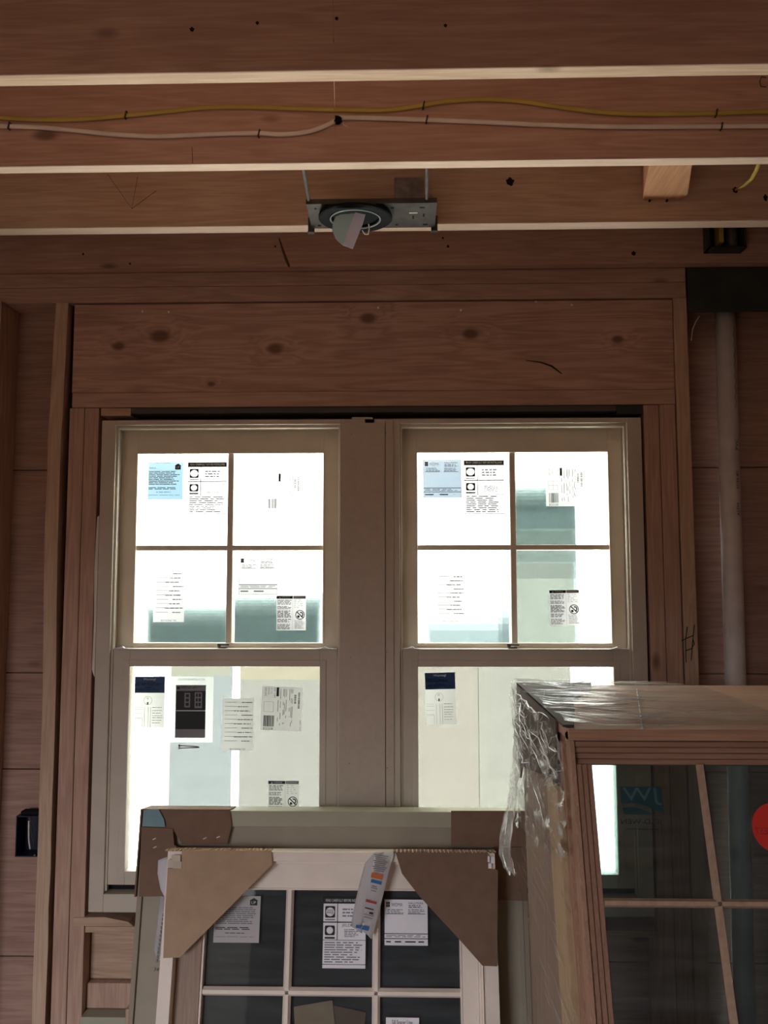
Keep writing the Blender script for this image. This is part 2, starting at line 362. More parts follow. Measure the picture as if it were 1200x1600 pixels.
# ------------------------------------------------------------------ the room
def struct(name, mb, mat):
    o = mb.build(name, mat); o['kind'] = 'structure'; return o
X0, X1, YB, ZP = -2.2, 2.2, DOOR[4], 2.442
struct('floor', MB().box(X0, X1, YB, .12, -.03, 0), wood('dusty_subfloor', (.42, .31, .24), (.27, .19, .14), 'X', knots=False))
struct('ceiling', MB().box(X0, X1, YB, .12, ZP+.236, ZP+.26), M_ply)
struct('wall_left', MB().box(X0-.03, X0, YB, .12, 0, ZP+.236), M_sheath)
struct('wall_right', MB().box(X1, X1+.03, YB, .12, 0, ZP+.236), M_sheath)
wb = MB(); wb.box(X0, DOOR[0], YB-.1, YB, 0, ZP+.236); wb.box(DOOR[1], X1, YB-.1, YB, 0, ZP+.236); wb.box(DOOR[0], DOOR[1], YB-.1, YB, DOOR[3], ZP+.236)
struct('wall_back', wb, M_sheath)
# outer wall sheathing with the opening for the windows, laid in wide boards
wf = MB(); WX0, WX1, WZ0, WZ1 = -.850, .671, .672, 2.045
seams = [0, .30, .52, 1.03, 1.30, 1.885, ZP+.02]
def sheath(x0, x1, z0, z1):
    zs = [z0]+[s for s in seams if z0+.02 < s < z1-.02]+[z1]
    for a, b in zip(zs, zs[1:]): wf.box(x0, x1, .0895, .104, a+.0015, b-.0015, .0015)
sheath(X0, WX0, 0, ZP); sheath(WX1, X1, 0, ZP); sheath(WX0, WX1, 0, WZ0); sheath(WX0, WX1, WZ1, ZP)
wf.box(X0, WX0, .104, .112, 0, ZP); wf.box(WX1, X1, .104, .112, 0, ZP); wf.box(WX0, WX1, .104, .112, 0, WZ0); wf.box(WX0, WX1, .104, .112, WZ1, ZP)
wf.box(X0, X1, .04, .12, ZP, ZP+.236)
wf.box(WX0-.01, WX1+.01, .100, .112, 2.012, WZ1+.01); wf.box(WX0-.01, -.842, .1, .112, WZ0, WZ1); wf.box(.664, WX1+.01, .1, .112, WZ0, WZ1); wf.box(WX0, WX1, .1, .112, WZ0-.01, .679); wf.box(-.176, -.041, .1, .112, .67, 2.02)
struct('wall_front', wf, M_sheath)

# ------------------------------------------------------------------ framing lumber
GJ = 'ceiling joists'
JY = [(-.897, -.864), (-.591, -.560), (-.292, -.252), (-.034, .004)]
JL = ['ceiling joist nearest the camera, crossing the top edge of the picture',
      'ceiling joist with the yellow and white cables stapled along it',
      'ceiling joist just behind the recessed light, with a round knot hole',
      'ceiling joist lying on the wall plate above the window']
joists = []
for i, (a, b) in enumerate(JY):
    o = MB().box(X0+.01, X1-.01, a, b, ZP+.0005, ZP+.235, .003).build('ceiling_joist', M_joist if i != 2 else M_joist_pale)
    if i < 3:
        o.data.materials.append(M_underlit if i else M_joist_pale)  # undersides coloured paler than the faces for the light they catch
        for f in o.data.polygons:
            if f.normal.z < -.5: f.material_index = 1
    tag(o, JL[i], 'joist', GJ); joists.append(o)
def part_world(name, mb, mat, parent):
    """part given in world coordinates under a located parent"""
    off = Vector(parent.location)
    for v in mb.bm.verts: v.co -= off
    return mb.build(name, mat, parent)

for (z0, z1, lab) in ((2.4005, 2.4415, 'upper wall plate, flat board directly under the last joist'), (2.3555, 2.3995, 'lower wall plate, flat board directly above the header')):
    o = MB().box(-2.19, .802, 0, .089, z0, z1, .0015).build('wall_plate', M_plate); tag(o, lab, 'wall plate')
# header with its knots
hx0, hx1, hz0, hz1 = -.936, .765, 2.094, 2.352
hc = Vector(((hx0+hx1)/2, 0, (hz0+hz1)/2))
kn = [(250, 525, .022), (430, 545, .017), (185, 541, .014), (575, 497, .017), (735, 522, .017), (330, 600, .008), (965, 530, .012)]
big = []
for (px, py, r) in kn:
    p = at(px, py, .006); big.append((p.x-hc.x, p.z-hc.z, r))
M_header = wood('header_fir', (.60, .40, .31), (.36, .21, .155), 'X', big=big, knots=False)
header = MB().box(hx0, hx1, .006, .088, hz0, hz1, .002).build('window_header', M_header)
tag(header, 'wide knotted header beam across the top of both windows', 'header beam')
mk = MB(); ps = [at(x, y, .004) for x, y in ((822, 563), (845, 566), (862, 572), (878, 584))]
mk.tube(ps, [.0008, .0018, .0026, .0012], 6, flat=(1, .3)); part_world('split', mk, M_void, header)
o = MB().box(-.932, .763, 0, .089, 2.051, 2.093, .002).build('header_sill_plate', M_plate)
tag(o, 'thin flat board along the underside of the header', 'board')
# studs: (x0,x1,z0,z1,y0,label,material)
studs = [(-.987, -.951, .0, 2.355, 0, 'bowed pale stud standing left of the header and window', M_studpale),
         (-.938, -.8965, 0, 2.050, .001, 'outer of the two trimmer studs on the left side of the window', M_stud),
         (-.8955, -.855, 0, 2.050, .003, 'inner trimmer stud touching the left gap of the window', M_stud),
         (.675, .717, 0, 2.050, .003, 'inner trimmer stud beside the right edge of the window', M_stud),
         (.7185, .762, 0, 2.050, .001, 'outer of the two trimmer studs right of the window, with knots', M_stud),
         (.766, .803, 0, 2.355, 0, 'tall stud right of the window with a hand drawn hash mark', M_studpale),
         (-1.19, -1.135, 0, 2.355, -.02, 'dark corner stud at the left edge of the picture', M_stud),
         (1.19, 1.228, 0, 2.355, 0, 'stud beyond the white pipe at the right edge', M_stud)]
so = []
for (x0, x1, z0, z1, y0, lab, m) in studs:
    mb = MB()
    if 'bowed' in lab:
        n = 24
        def f(z, side):
            b = -.010*math.sin(math.pi*min(1, max(0, (2.355-z)/1.1)))
            e = .0025*noise.noise(Vector((side*9, 0, z*11)))
            return (x0 if side == 0 else x1)+b*(.9 if side else 1)+e
        L_ = [(f(i/n*2.355, 0), i/n*2.355) for i in range(n+1)]; R_ = [(f(i/n*2.355, 1), i/n*2.355) for i in range(n+1)]
        mb.prism(L_+R_[::-1], 0, .088)
    else: mb.box(x0, x1, y0, .0885, z0, z1, .002)
    o = mb.build('wall_stud', m); tag(o, lab, 'stud', 'wall studs'); so.append(o)
# pencilled hash and letter
def strokes(pxs, y, r=.0012):
    mb = MB()
    for st in pxs: mb.tube([at(a, b, y) for a, b in st], r, 6)
    return mb
part_world('pencil_mark', strokes([[(1074, 979), (1071, 1000), (1072, 1035)], [(1085, 976), (1082, 1005), (1080, 1032)], [(1065, 1001), (1083, 993)], [(1071, 1017), (1082, 1013)], [(1083, 1000), (1085, 1006), (1081, 1012)]], -.001), M_ink, so[5])
part_world('pencil_mark', strokes([[(1197, 121), (1190, 120), (1187, 127), (1189, 135), (1197, 136)]], -.592, .0009), M_ink, joists[1])
# black filler strip stands in for shade in the gap right of the bowed stud
o = MB().box(-.950, -.939, .03, .0885, .3, 2.355).build('gap_strip', M_void); tag(o, 'black strip in the narrow gap between the bowed stud and the header', 'felt strip')

# rough sill and the short pieces below it
o = MB().box(-.853, .673, .004, .089, .622, .638, .001).build('rough_sill', M_ply); tag(o, 'plywood rough sill board under the windows', 'sill')
o = MB().prism([(-.884, .640), (-.884, .662), (-.80, .664), (-.735, .652), (-.72, .640)], .0, .08, bev=.001).build('shim', M_ply); tag(o, 'ragged wooden shim under the lower left window corner', 'shim')
for (x0, x1, z0, z1, y0, m, lab, nm) in (
    (-.853, -.15, .482, .620, .05, M_ply, 'dark board face below the left end of the sill', 'cripple_board'),
    (-.853, -.15, .415, .480, .03, M_stud, 'short horizontal block under the sill boards, lower left', 'blocking'),
    (-.853, -.15, .385, .413, -.01, M_cream, 'pale thin board with a white edge at the lower left', 'trim_board')):
    o = MB().box(x0, x1, y0, .0885, z0, z1, .002).build(nm, m); tag(o, lab, 'board')
a = at(198, 1574, -.06); b = at(252, 1574, -.06)
o = MB().box(a.x, b.x+.06, -.07, -.035, 0, a.z, .002).build('scrap_board', M_studpale); tag(o, 'short upright scrap board behind the cardboard at the bottom left', 'board')

# ply shims and felt above the window
o = MB().box(-.850, -.765, .004, .085, 2.028, 2.0495, .001).build('shim', M_ply); tag(o, 'layered plywood shim above the upper left window corner', 'shim')
o = MB().box(-.764, .600, .006, .085, 2.034, 2.0495, .001).build('gap_strip', plain('grey_felt', (.09, .085, .075), .9)); tag(o, 'long dark grey strip above the windows under the header board', 'felt strip')
o = MB().box(.6005, .674, .004, .085, 2.024, 2.0495, .001).build('gap_strip', M_dkmetal); tag(o, 'short black strip above the upper right window corner', 'felt strip')

# nail heads on the header
NL = ['farthest left nail head near the header top', 'second nail head from the left on the header', 'small nail head in the middle of the header top',
      'nail head right of the header centre', 'nail head over the right window, high on the header', 'last nail head towards the right on the header']
for (px, py), lb in zip(((223, 487), (264, 488), (591, 481), (720, 485), (837, 472), (893, 477)), NL):
    p = at(px, py, .004)
    mb = MB(); mb.tube([p+Vector((0, .002, 0)), p+Vector((0, -.003, 0))], .0032, 8)
    o = mb.build('nail', M_bright); tag(o, 'shiny '+lb, 'nail', 'nails in the header')

# stub block between joists, metal plate, pipe, dark box
zb = 2.497
p = [atz(1005, 311, zb), atz(1063, 311, zb), atz(1080, 264, zb), atz(1013, 264, zb)]
l2 = p[3]+(p[3]-p[0])*.9; r2 = p[2]+(p[2]-p[1])*.9
mb = MB(); mb.prism([(p[0].x, -.294), (p[1].x+.006, -.294), (p[1].x+.012, -.32), (p[2].x, p[2].y), (r2.x, -.556), (l2.x, -.556), (p[3].x, p[3].y)], zb, zb+.085, 'Z', bev=.003)
blk = mb.build('blocking', wood('orange_block', (.66, .36, .20), (.44, .22, .12), 'Y', knots=False)); tag(blk, 'rough orange wood block between two joists at the upper right', 'wood block')
for px in (1015, 1042):
    nk = MB(); q = at(px, 311, -.295); nk.tube([q+Vector((0, .003, -.004)), q+Vector((0, -.003, -.004))], .0028, 8)
    part_world('nail_hole', nk, M_void, blk)
def knothole(px, py, y, parent, r=.008, r2=None):
    q = at(px, py, y); mb = MB(); n = 14
    mb.prism([(q.x+r*math.cos(2*math.pi*k/n)*(1+.25*math.sin(k*2.3)), q.z+(r2 or r)*math.sin(2*math.pi*k/n)*(1+.2*math.cos(k*1.7))) for k in range(n)], y-.0006, y+.004)
    part_world('knot_hole', mb, M_void, parent)
knothole(797, 284, -.292, joists[2], .010); knothole(1149, 297, -.292, joists[2], .007); knothole(1196, 309, -.292, joists[2], .005, .008)
for (px, py, r) in ((203, 412, .003), (430, 385, .003), (700, 385, .004), (692, 372, .003), (130, 397, .003), (990, 396, .006)): knothole(px, py, -.034, joists[3], r)
for (px, py, r) in ((300, 46, .004), (402, 36, .003), (526, 29, .003), (696, 40, .003)): knothole(px, py, -.897, joists[0], r)
mk = MB(); mk.tube([at(436, 372, -.0345), at(441, 388, -.0345), at(447, 405, -.0345), at(452, 417, -.0345)], [.002, .003, .004, .003], 6, flat=(1, .25)); part_world('resin_streak', mk, plain('dark_resin', (.10, .045, .03), .6), joists[3])
sk = MB(); sk.tube([at(300, 230, -.5912), at(301, 255, -.5912)], .0006, 5); part_world('pencil_mark', sk, M_ink, joists[1])
for seg in ([(168, 272), (206, 326), (215, 276)], [(206, 326), (244, 298)]):
    sk = MB(); sk.tube([at(x, y, -.2925) for x, y in seg], .0005, 5); part_world('pencil_mark', sk, M_ink, joists[2])

a = at(1073.5, 419, -.003)
pl = MB().box(a.x, 1.25, -.003, .001, 2.312, 2.4405, .0005).build('steel_plate', M_dkmetal); tag(pl, 'black steel plate across the top of the stud bay at right', 'metal plate')
for px, py in ((1079, 453), (1195, 451), (1078, 424)):
    q = at(px, py, -.004); mb = MB(); mb.tube([q, q+Vector((0, .002, 0))], .002, 8); part_world('screw', mb, M_galv, pl)
# dark bracket box on the last joist
a = at(1104, 362, -.06); b = at(1163, 390, -.06)
bx = empty('metal_bracket', loc=(a.x, -.06, b.z)); W_, H_ = b.x-a.x, .11
mb = MB(); mb.box(0, .004, -.015, .026, 0, H_); mb.box(W_-.004, W_, -.015, .026, 0, H_); mb.box(0, W_, -.015, .026, 0, .004); mb.box(0, W_, .024, .026, 0, H_)
mb.build('bracket_body', M_dkmetal, bx)
MB().box(W_*.30, W_*.42, -.01, .0235, .018, H_).build('wire_tail', M_yel, bx)
mb = MB(); mb.tube([(W_*.68, .0, .006), (W_*.68, .0, H_)], .014, 16); mb.build('sleeve', M_galv, bx, smooth=True)
tag(bx, 'dark metal bracket box hanging below the joist at the upper right', 'bracket')
mb = MB(); mb.tube([at(1186, 255, -.50), at(1182, 266, -.46), at(1174, 280, -.40), at(1162, 290, -.35), at(1150, 297, -.292)], .005, 8, flat=(1, .6))
tag(mb.build('cable', M_yel, smooth=True), 'short yellow cable entering a hole in the joist at the upper right', 'cable')

# PVC pipe
pc0 = at(1132.5, 700, .045)
pr = .0275; px_ = (at(1118, 490, .045).x+at(1148, 490, .045).x)/2; pb = (at(1134, 1075, .045).x+at(1165, 1075, .045).x)/2
sl = (pb-px_)/(at(1150, 1075, .045).z-at(1133, 490, .045).z); ztp = 2.325
pipe = empty('drain_pipe', loc=(px_, .045, ztp))
mb = MB(); mb.tube([(0, 0, .03), (-sl*2.3, 0, -2.3)], pr, 32); mb.build('pipe', M_pvc, pipe, smooth=True)
mb = MB()
for k, (t, hh, ww) in enumerate((('PVC', .030, .008), ('SCH 40', .05, .007), ('ASTM', .035, .007))):
    zz = [-.10-.27, -.10-.36, -.10-.45][k]
    put_text(mb, t, -sl*(-zz)+.006, -sl*(-zz)+.006+ww, zz-hh, zz, -pr-.001, rot=90)
mb.build('print', M_ink, pipe)
mb = MB(); n_ = 30; mb.tube([(.012+.0015*math.sin(i*1.7)-sl*(.05+i*.008), -pr*.92-.0008, -.05-i*.008) for i in range(n_)], .0009, 5); mb.build('scuff_line', M_inkgrey, pipe)
tag(pipe, 'upright white plastic pipe in the stud bay at right', 'pipe')
mb = MB(); mb.tube([at(1093, 494, .03), at(1087, 503, .02), at(1082, 515, .01), at(1080, 532, .005)], .0015, 6)
tag(mb.build('wire', M_wht), 'thin pale wire curling from under the black steel plate', 'wire')

# ------------------------------------------------------------------ cables on the joist
def smooth_path(pts, n=6):
    out = []
    for i in range(len(pts)-1):
        p0, p1, p2, p3 = pts[max(i-1, 0)], pts[i], pts[i+1], pts[min(i+2, len(pts)-1)]
        for k in range(n):
            t = k/n; out.append(.5*((2*p1)+(p2-p0)*t+(2*p0-5*p1+4*p2-p3)*t*t+(3*p1-p0-3*p2+p3)*t**3))
    return out+[pts[-1]]
CY = -.5955
yp = [(-1000, 190), (-500, 180), (-60, 183), (0, 184), (60, 187), (130, 186), (200, 180), (260, 174), (320, 168), (380, 167), (450, 169), (520, 171), (600, 172), (650, 166), (700, 158), (760, 155), (820, 159), (880, 168), (940, 175), (1000, 178), (1100, 177), (1200, 174), (1280, 172), (1650, 178), (2000, 170)]
wp = [(-1000, 200), (-500, 205), (-60, 196), (0, 197), (60, 199), (120, 204), (180, 210), (250, 213), (320, 210), (400, 208), (440, 210), (480, 206), (510, 196), (528, 186)]
wp2 = [(530, 184), (560, 184), (600, 185), (660, 187), (760, 191), (850, 195), (950, 198), (1050, 198), (1200, 197), (1280, 197), (1650, 190), (2000, 196)]
def cable(pts, mat, lab, w=.0052):
    P = smooth_path([at(x, y, CY) for x, y in pts]); mb = MB(); mb.tube(P, w, 10, flat=(1, .55))
    tag(mb.build('cable', mat, smooth=True), lab, 'cable', 'cables stapled along the joist')
cable(yp, M_yel, 'long yellow cable waving along the second joist')
cable(wp, M_wht, 'white cable drooping along the joist from the left to the knot of wire')
cable(wp2, M_wht, 'white cable running right along the joist from the knot of wire')
for (px, py, lb) in ((197, 180, 'on the yellow cable at left'), (15, 197, 'on the white cable at the far left'), (405, 209, 'on the sagging white cable left of the middle'),
                     (662, 165, 'on the yellow cable right of the middle'), (667, 187, 'on the white cable right of the middle'),
                     (1119, 177, 'on the yellow cable at the right'), (1127, 198, 'on the white cable at the right')):
    c = at(px, py, CY); mb = MB(); h = .0075
    mb.box(-.0015, .0015, -.0048, -.0036, -h, h); mb.box(-.0015, .0015, -.004, .0050, h-.0015, h); mb.box(-.0015, .0015, -.004, .0050, -h, -h+.0015)
    o = mb.build('cable_staple', M_dkmetal, M=Matrix.Translation(c) @ Matrix.Rotation(math.radians(12), 4, 'Y')); tag(o, 'dark cable staple '+lb, 'staple', 'cable staples on the joist')
c = at(528, 187, -.600)
mb = MB()
for k in range(16):
    a = k*1.9; mb.tube([c+Vector((.006*math.cos(a), -.004*math.sin(a*.7), .007*math.sin(a))), c+Vector((.006*math.cos(a+1.7), .003, .008*math.sin(a+1.7)))], .003, 6)
o = mb.build('wire_splice', M_black); tag(o, 'black knot of tape where the white cables meet', 'splice')
mb = MB(); mb.tube([at(537, 190, -.604), at(536, 194, -.604), at(540, 197, -.604), at(544, 198, -.604)], .0009, 6); part_world('wire_end', mb, M_wht, o)
mb = MB(); mb.tube([at(520, -25, -.93), at(521, 60, -.91), at(523, 180, -.603), at(524, 215, -.6)], .0006, 5)
tag(mb.build('string', plain('brown_string', (.45, .28, .14), .8)), 'thin brown string hanging down past the nearest joist', 'string')

# ------------------------------------------------------------------ recessed light
rl = empty('recessed_light', loc=(-.108, -.37, ZP))
def RL(v): return Vector(v)-Vector(rl.location)
zc = 1.57+.851
mb = MB(); R_ = .0875
mb.lathe([(R_, .006), (R_, .001), (R_-.003, -.001), (.062, .001), (.060, .004), (.060, .006), (R_, .006)])
o = mb.build('trim_ring', M_black, rl, smooth=False); o.location = RL((-.108, -.37, zc)); o.rotation_euler = (math.radians(4), 0, 0)
mb = MB(); mb.lathe([(.061, -.0012), (.0585, -.002), (.057, 0), (.0575, .002)]); o = mb.build('inner_rim', plain('grey_green_rim', (.22, .27, .25), .4, metal=.3), rl, smooth=True); o.location = RL((-.108, -.37, zc)); o.rotation_euler = (math.radians(4), 0, 0)
mb = MB(); mb.lathe([(.058, .003), (.056, .010), (.0, .011)]); o = mb.build('lamp_can', M_black, rl); o.location = RL((-.108, -.37, zc))
a = (-.220, -.422); b = (.084, -.293)
mb = MB(); zpl = 1.57+.864
mb.box(a[0], b[0], a[1], b[1], zpl, zpl+.0015)
mb.box(a[0], b[0], a[1]-.001, a[1]+.001, zpl, zpl+.012)
off = Vector(rl.location)
for v in mb.bm.verts: v.co -= off
mb.build('mounting_plate', M_galv, rl)
for (x, y, sx, sy) in ((-.02, -.40, .004, .004), (.05, -.40, .006, .003), (.06, -.31, .006, .004), (-.01, -.31, .003, .003), (.03, -.35, .002, .008), (-.2, -.40, .003, .003), (-.2, -.31, .004, .004), (.055, -.36, .002, .008)):
    mb = MB(); mb.box(x-sx, x+sx, y-sy, y+sy, zpl-.0006, zpl+.0002)
    for v in mb.bm.verts: v.co -= off
    mb.build('punched_hole', M_void, rl)
mb = MB(); mb.box(.020, .040, -.378, -.374, zpl-.002, zpl-.0005)
for v in mb.bm.verts: v.co -= off
mb.build('bent_tab', plain('bright_steel', (.85, .83, .8), .3, metal=.4), rl)
for xa, xb in ((-.209, -.217), (.056, .064)):
    mb = MB(); mb.tube([RL((xa, -.558, ZP+.004)), RL((xb, -.30, ZP-.004))], .0038, 8, flat=(1, .6)); mb.build('hanger_bar', M_galv, rl)
    mb = MB(); xs = -.226 if xa < 0 else .079
    mb.box(xs-.004, xs+.012, -.2935, -.2925, ZP-.022, ZP+.022); mb.box(xs-.004, xs+.012, -.306, -.2925, ZP-.022, ZP-.0205)
    for v in mb.bm.verts: v.co -= off
    mb.build('bracket', M_galv, rl)
mb = MB(); mb.box(-.015, .055, -.36, -.295, zpl+.002, zpl+.095, .002); 
for v in mb.bm.verts: v.co -= off
mb.build('junction_box', plain('junction_box_steel', (.20, .18, .17), .5, metal=.6, var=.3, vs=60), rl)
mb = MB(); pts = [at(x, y, -.41) for x, y in ((576, 350), (577, 358), (575, 366), (570, 366), (566, 360))]
mb.tube([RL(p) for p in pts], .0014, 6); mb.build('lamp_wire', M_wht, rl)
def flap(name, poly, y0, y1, mat):
    """a loose piece of foil or paper hanging: y varies down the piece"""
    ys = [p[1] for p in poly]; lo, hi = min(ys), max(ys); mb = MB(); f = []; g = []
    for (x, y) in poly:
        d = y0+(y1-y0)*(y-lo)/(hi-lo); q = RL(at(x, y, d)); f.append(mb.bm.verts.new(q)); g.append(mb.bm.verts.new(q+Vector((0, .0006, 0))))
    mb.bm.faces.new(f); mb.bm.faces.new(g[::-1])
    for i in range(len(f)): mb.bm.faces.new((f[i], g[i], g[(i+1) % len(f)], f[(i+1) % len(f)]))
    return mb.build(name, mat, rl)
flap('insulation_flap', [(524, 339), (532, 335), (545, 334), (556, 333), (549, 388), (535, 383), (525, 374), (519, 360), (520, 349)], -.43, -.45, paper('grey_green_paper', (.38, .54, .58), (.06, .09, .10)))
flap('tape_strip', [(555, 332), (571, 335), (566, 352), (558, 372), (551, 389), (536, 383), (543, 362)], -.432, -.453, paper('pale_tape', (.56, .60, .74), (.10, .10, .12)))
tag(rl, 'recessed ceiling light housing with black ring and a loose strip of tape', 'recessed light')

# ------------------------------------------------------------------ the two windows
Yf = -.004       # inner face of the frames
win_specs = [('window_1', -.843, -.174+.10, -.803, -.170, -.755, -.2215, -.487, -.751, -.226, -.806, -.178),
             ('window_2', -.043-.06, .665, -.005, .625, .044, .583, .314, .044, .575, -.004, .622)]
ZT, ZBm = 2.013, .678
def window(name, fx0, fx1, jx0, jx1, gx0, gx1, mux, lx0, lx1, sx0, sx1):
    r = empty(name, loc=((fx0+fx1)/2, 0, ZBm)); r['kind'] = 'structure'; O = Vector(r.location)
    def B(nm, mb, mat, par=r):
        for v in mb.bm.verts: v.co -= O
        return mb.build(nm, mat, par)
    fr = MB()
    fr.box(fx0, jx0, Yf, .11, ZBm, ZT, .0015) if fx0 < jx0 else None
    fr.box(jx1, fx1, Yf, .11, ZBm, ZT, .0015)
    fr.box(jx0, jx1, Yf, .11, 1.999, ZT, .001)
    fr.box(jx0, jx1, Yf, .11, ZBm, .725, .0015)
    fr.box(jx0, jx1, .05, .11, .72, .735, .001)
    # stepped stop beads, jamb and head
    fr.box(jx0, jx0+.006, .004, .018, .73, 1.999, .001); fr.box(jx1-.006, jx1, .004, .018, .73, 1.999, .001); fr.box(jx0, jx1, .004, .030, 1.990, 1.999, .001)
    B('window_frame', fr, M_primed)
    # upper sash
    z0, z1 = 1.352, 1.998
    us = MB(); us.ring_prism((jx0+.002, jx1-.002, z0, z1), (gx0, gx1, 1.387, 1.926), .045, .080)
    us.ring_prism((gx0-.004, gx1+.004, 1.383, 1.930), (gx0+.001, gx1-.001, 1.389, 1.924), .041, .046)
    s = B('upper_sash', us, M_primed_glare)
    mu = MB(); mz = 1.655
    mu.box(mux-.0085, mux+.0085, .046, .078, 1.386, 1.927, .002); mu.box(gx0, gx1, .047, .077, mz-.0075, mz+.0075, .002)
    B('muntin', mu, M_primed_glare, s)
    B('glass', MB().box(gx0-.003, gx1+.003, .062, .066, 1.384, 1.929), M_glass, s)
    # lower sash
    ls = MB(); ls.ring_prism((sx0, sx1, .745, 1.372), (lx0, lx1, .782, 1.327), .008, .042)
    ls.ring_prism((lx0-.018, lx1+.018, .766, 1.345), (lx0-.0005, lx1+.0005, .7815, 1.3275), .0055, .009)
    ls.box(sx0, sx1, .003, .030, 1.3725, 1.376, .0005)
    s2 = B('lower_sash', ls, M_primed)
    B('glass', MB().box(lx0-.003, lx1+.003, .022, .026, .779, 1.330), M_glass, s2)
    # sash lock on the meeting rail and two tilt latches
    lk = MB(); lx = mux-.01
    lk.box(lx-.012, lx+.012, .012, .032, 1.377, 1.381, .0005); lk.tube([(lx-.01, .02, 1.381), (lx-.01, .02, 1.389)], .005, 10); lk.tube([(lx-.01, .018, 1.387), (lx+.018, .018, 1.386)], .0025, 8)
    B('sash_lock', lk, M_galv, s2)
    for k in (0, 1):
        xx = sx0+.032 if k == 0 else sx1-.032
        lt = MB(); lt.prism([(xx-.022, 1.3765), (xx+.022, 1.3765), (xx+.008, 1.3775), (xx+.002*(1-2*k), 1.382), (xx-.010, 1.379)], .004, .014)
        B('tilt_latch', lt, M_paperopaque, s2)
    B('sill_gap', MB().box(jx0+.001, jx1-.001, .03, .05, .7255, .7445), M_void)  # solid black strip drawn for the shade under the sash
    return r
for s in win_specs: window(*s)
# mullion boards between the two windows
ml = MB(); ml.box(-.171, -.046, -.0105, -.0045, .68, 2.001, .0008)
mo = ml.build('window_mullion_cover', M_mull); tag(mo, 'broad flat grey brown board covering the post between both windows', 'mullion board')
for px, py in ((549, 679), (603, 677), (547, 852), (604, 849), (548, 1027), (604, 1019), (546, 1193), (605, 1200)):
    q = at(px, py, -.011); mb = MB(); mb.tube([q, q+Vector((0, .001, 0))], .0012, 6); part_world('nail_hole', mb, M_void, mo)
o = MB().box(-.044, -.022, -.0085, -.0045, .68, 2.010, .0008).build('mullion_batten', M_mull); tag(o, 'narrow upright batten along the right side of the mullion board', 'batten')
o = MB().box(-.138, -.080, -.003, .05, 2.0135, 2.0185, .0005).build('shim', M_primed); tag(o, 'small flat shim at the head between both windows', 'shim')
# thin torn foam edge on left frame
o = MB().prism([(-.846, 1.30), (-.853, 1.32), (-.851, 1.45), (-.854, 1.60), (-.8505, 1.74), (-.845, 1.745), (-.845, 1.30)], .0, .03).build('foam_strip', plain('white_foam', (.7, .66, .6), .8)); tag(o, 'torn pale foam edge beside the left side of the left window frame', 'foam strip')

# ------------------------------------------------------------------ sheeting outside the windows
YS = .16
def sheet(px0, py0, px1, py1, y, mat):
    pm = (py0+py1)/2; xm = (px0+px1)/2
    mb = MB(); mb.box(at(px0, pm, y).x, at(px1, pm, y).x, y, y+.0004, at(xm, py1, y).z, at(xm, py0, y).z); return mb
def stack(name, label, items, tint, body=.003, dy=0):
    """overlapping layers of one hanging sheet: (px0,py0,px1,py1) each"""
    r = empty(name, loc=(0, YS, 1)); m = film(name+'_film', tuple(math.sqrt(c) for c in tint), body, gloss=0.0)
    for i, it in enumerate(items):
        mb = sheet(*it, YS+dy+i*.004, m)
        for v in mb.bm.verts: v.co -= Vector(r.location)
        mb.build('layer', m, r)
    return tag(r, label, 'plastic sheet', 'plastic sheets hanging outside')
TEAL = (.695, .722, .722)
def tops(t0): return [t0+k for k in (0, 2, 4, 6, 8, 11, 14, 18, 23, 29, 37)]
stack('plastic_sheet', 'blue green sheet behind the lower left pane of the left upper sash', [(224+1.2*i, t, 361, 1032) for i, t in enumerate(tops(940))], TEAL)
stack('plastic_sheet', 'blue green sheet behind the lower right pane of the left upper sash', [(366, t, 506-1.2*i, 1032) for i, t in enumerate(tops(924))], TEAL)
stack('plastic_sheet', 'teal sheet behind the top right pane of the right upper sash', [(797, t, 903-.6*i, 1035 if i < 6 else 1060-26*i) for i, t in enumerate(tops(752))], TEAL)
stack('plastic_sheet', 'pale sheet behind the lower right pane of the right upper sash', [(797, 830, 897, 1035), (797, 880, 897, 1035)], (.84, .80, .76), dy=.03)
stack('plastic_sheet', 'pale blue haze of sheet behind the lower left pane of the right upper sash', [(654+3*i, 925+10*i, 796, 1035) for i in range(7)]+[(784-6*i, 800+24*i, 796, 1035) for i in range(2)], (.70, .725, .73), dy=.06)
stack('plastic_sheet', 'white sheet behind the left part of the left lower sash', [(236, 1030, 361, 1440), (246, 1030, 361, 1440), (256, 1030, 361, 1440), (264, 1034, 361, 1440)], (.53, .545, .55))
stack('plastic_sheet', 'white sheet behind the right part of the left lower sash', [(373, 1030, 530, 1440), (373, 1030, 530, 1440), (372, 1030, 530, 1440)], (.44, .44, .43))
stack('plastic_sheet', 'cream band of sheet at the top of the left lower sash', [(236, 1030, 361, 1056), (373, 1030, 530, 1062)], (.80, .74, .60))
stack('plastic_sheet', 'cream white sheet behind the left half of the right lower sash', [(640, 1030, 749.5, 1440)]*3, (.455, .447, .43))
stack('plastic_sheet', 'white sheet behind the right half of the right lower sash', [(748.5, 1030, 895, 1440)]*3, (.45, .45, .435))

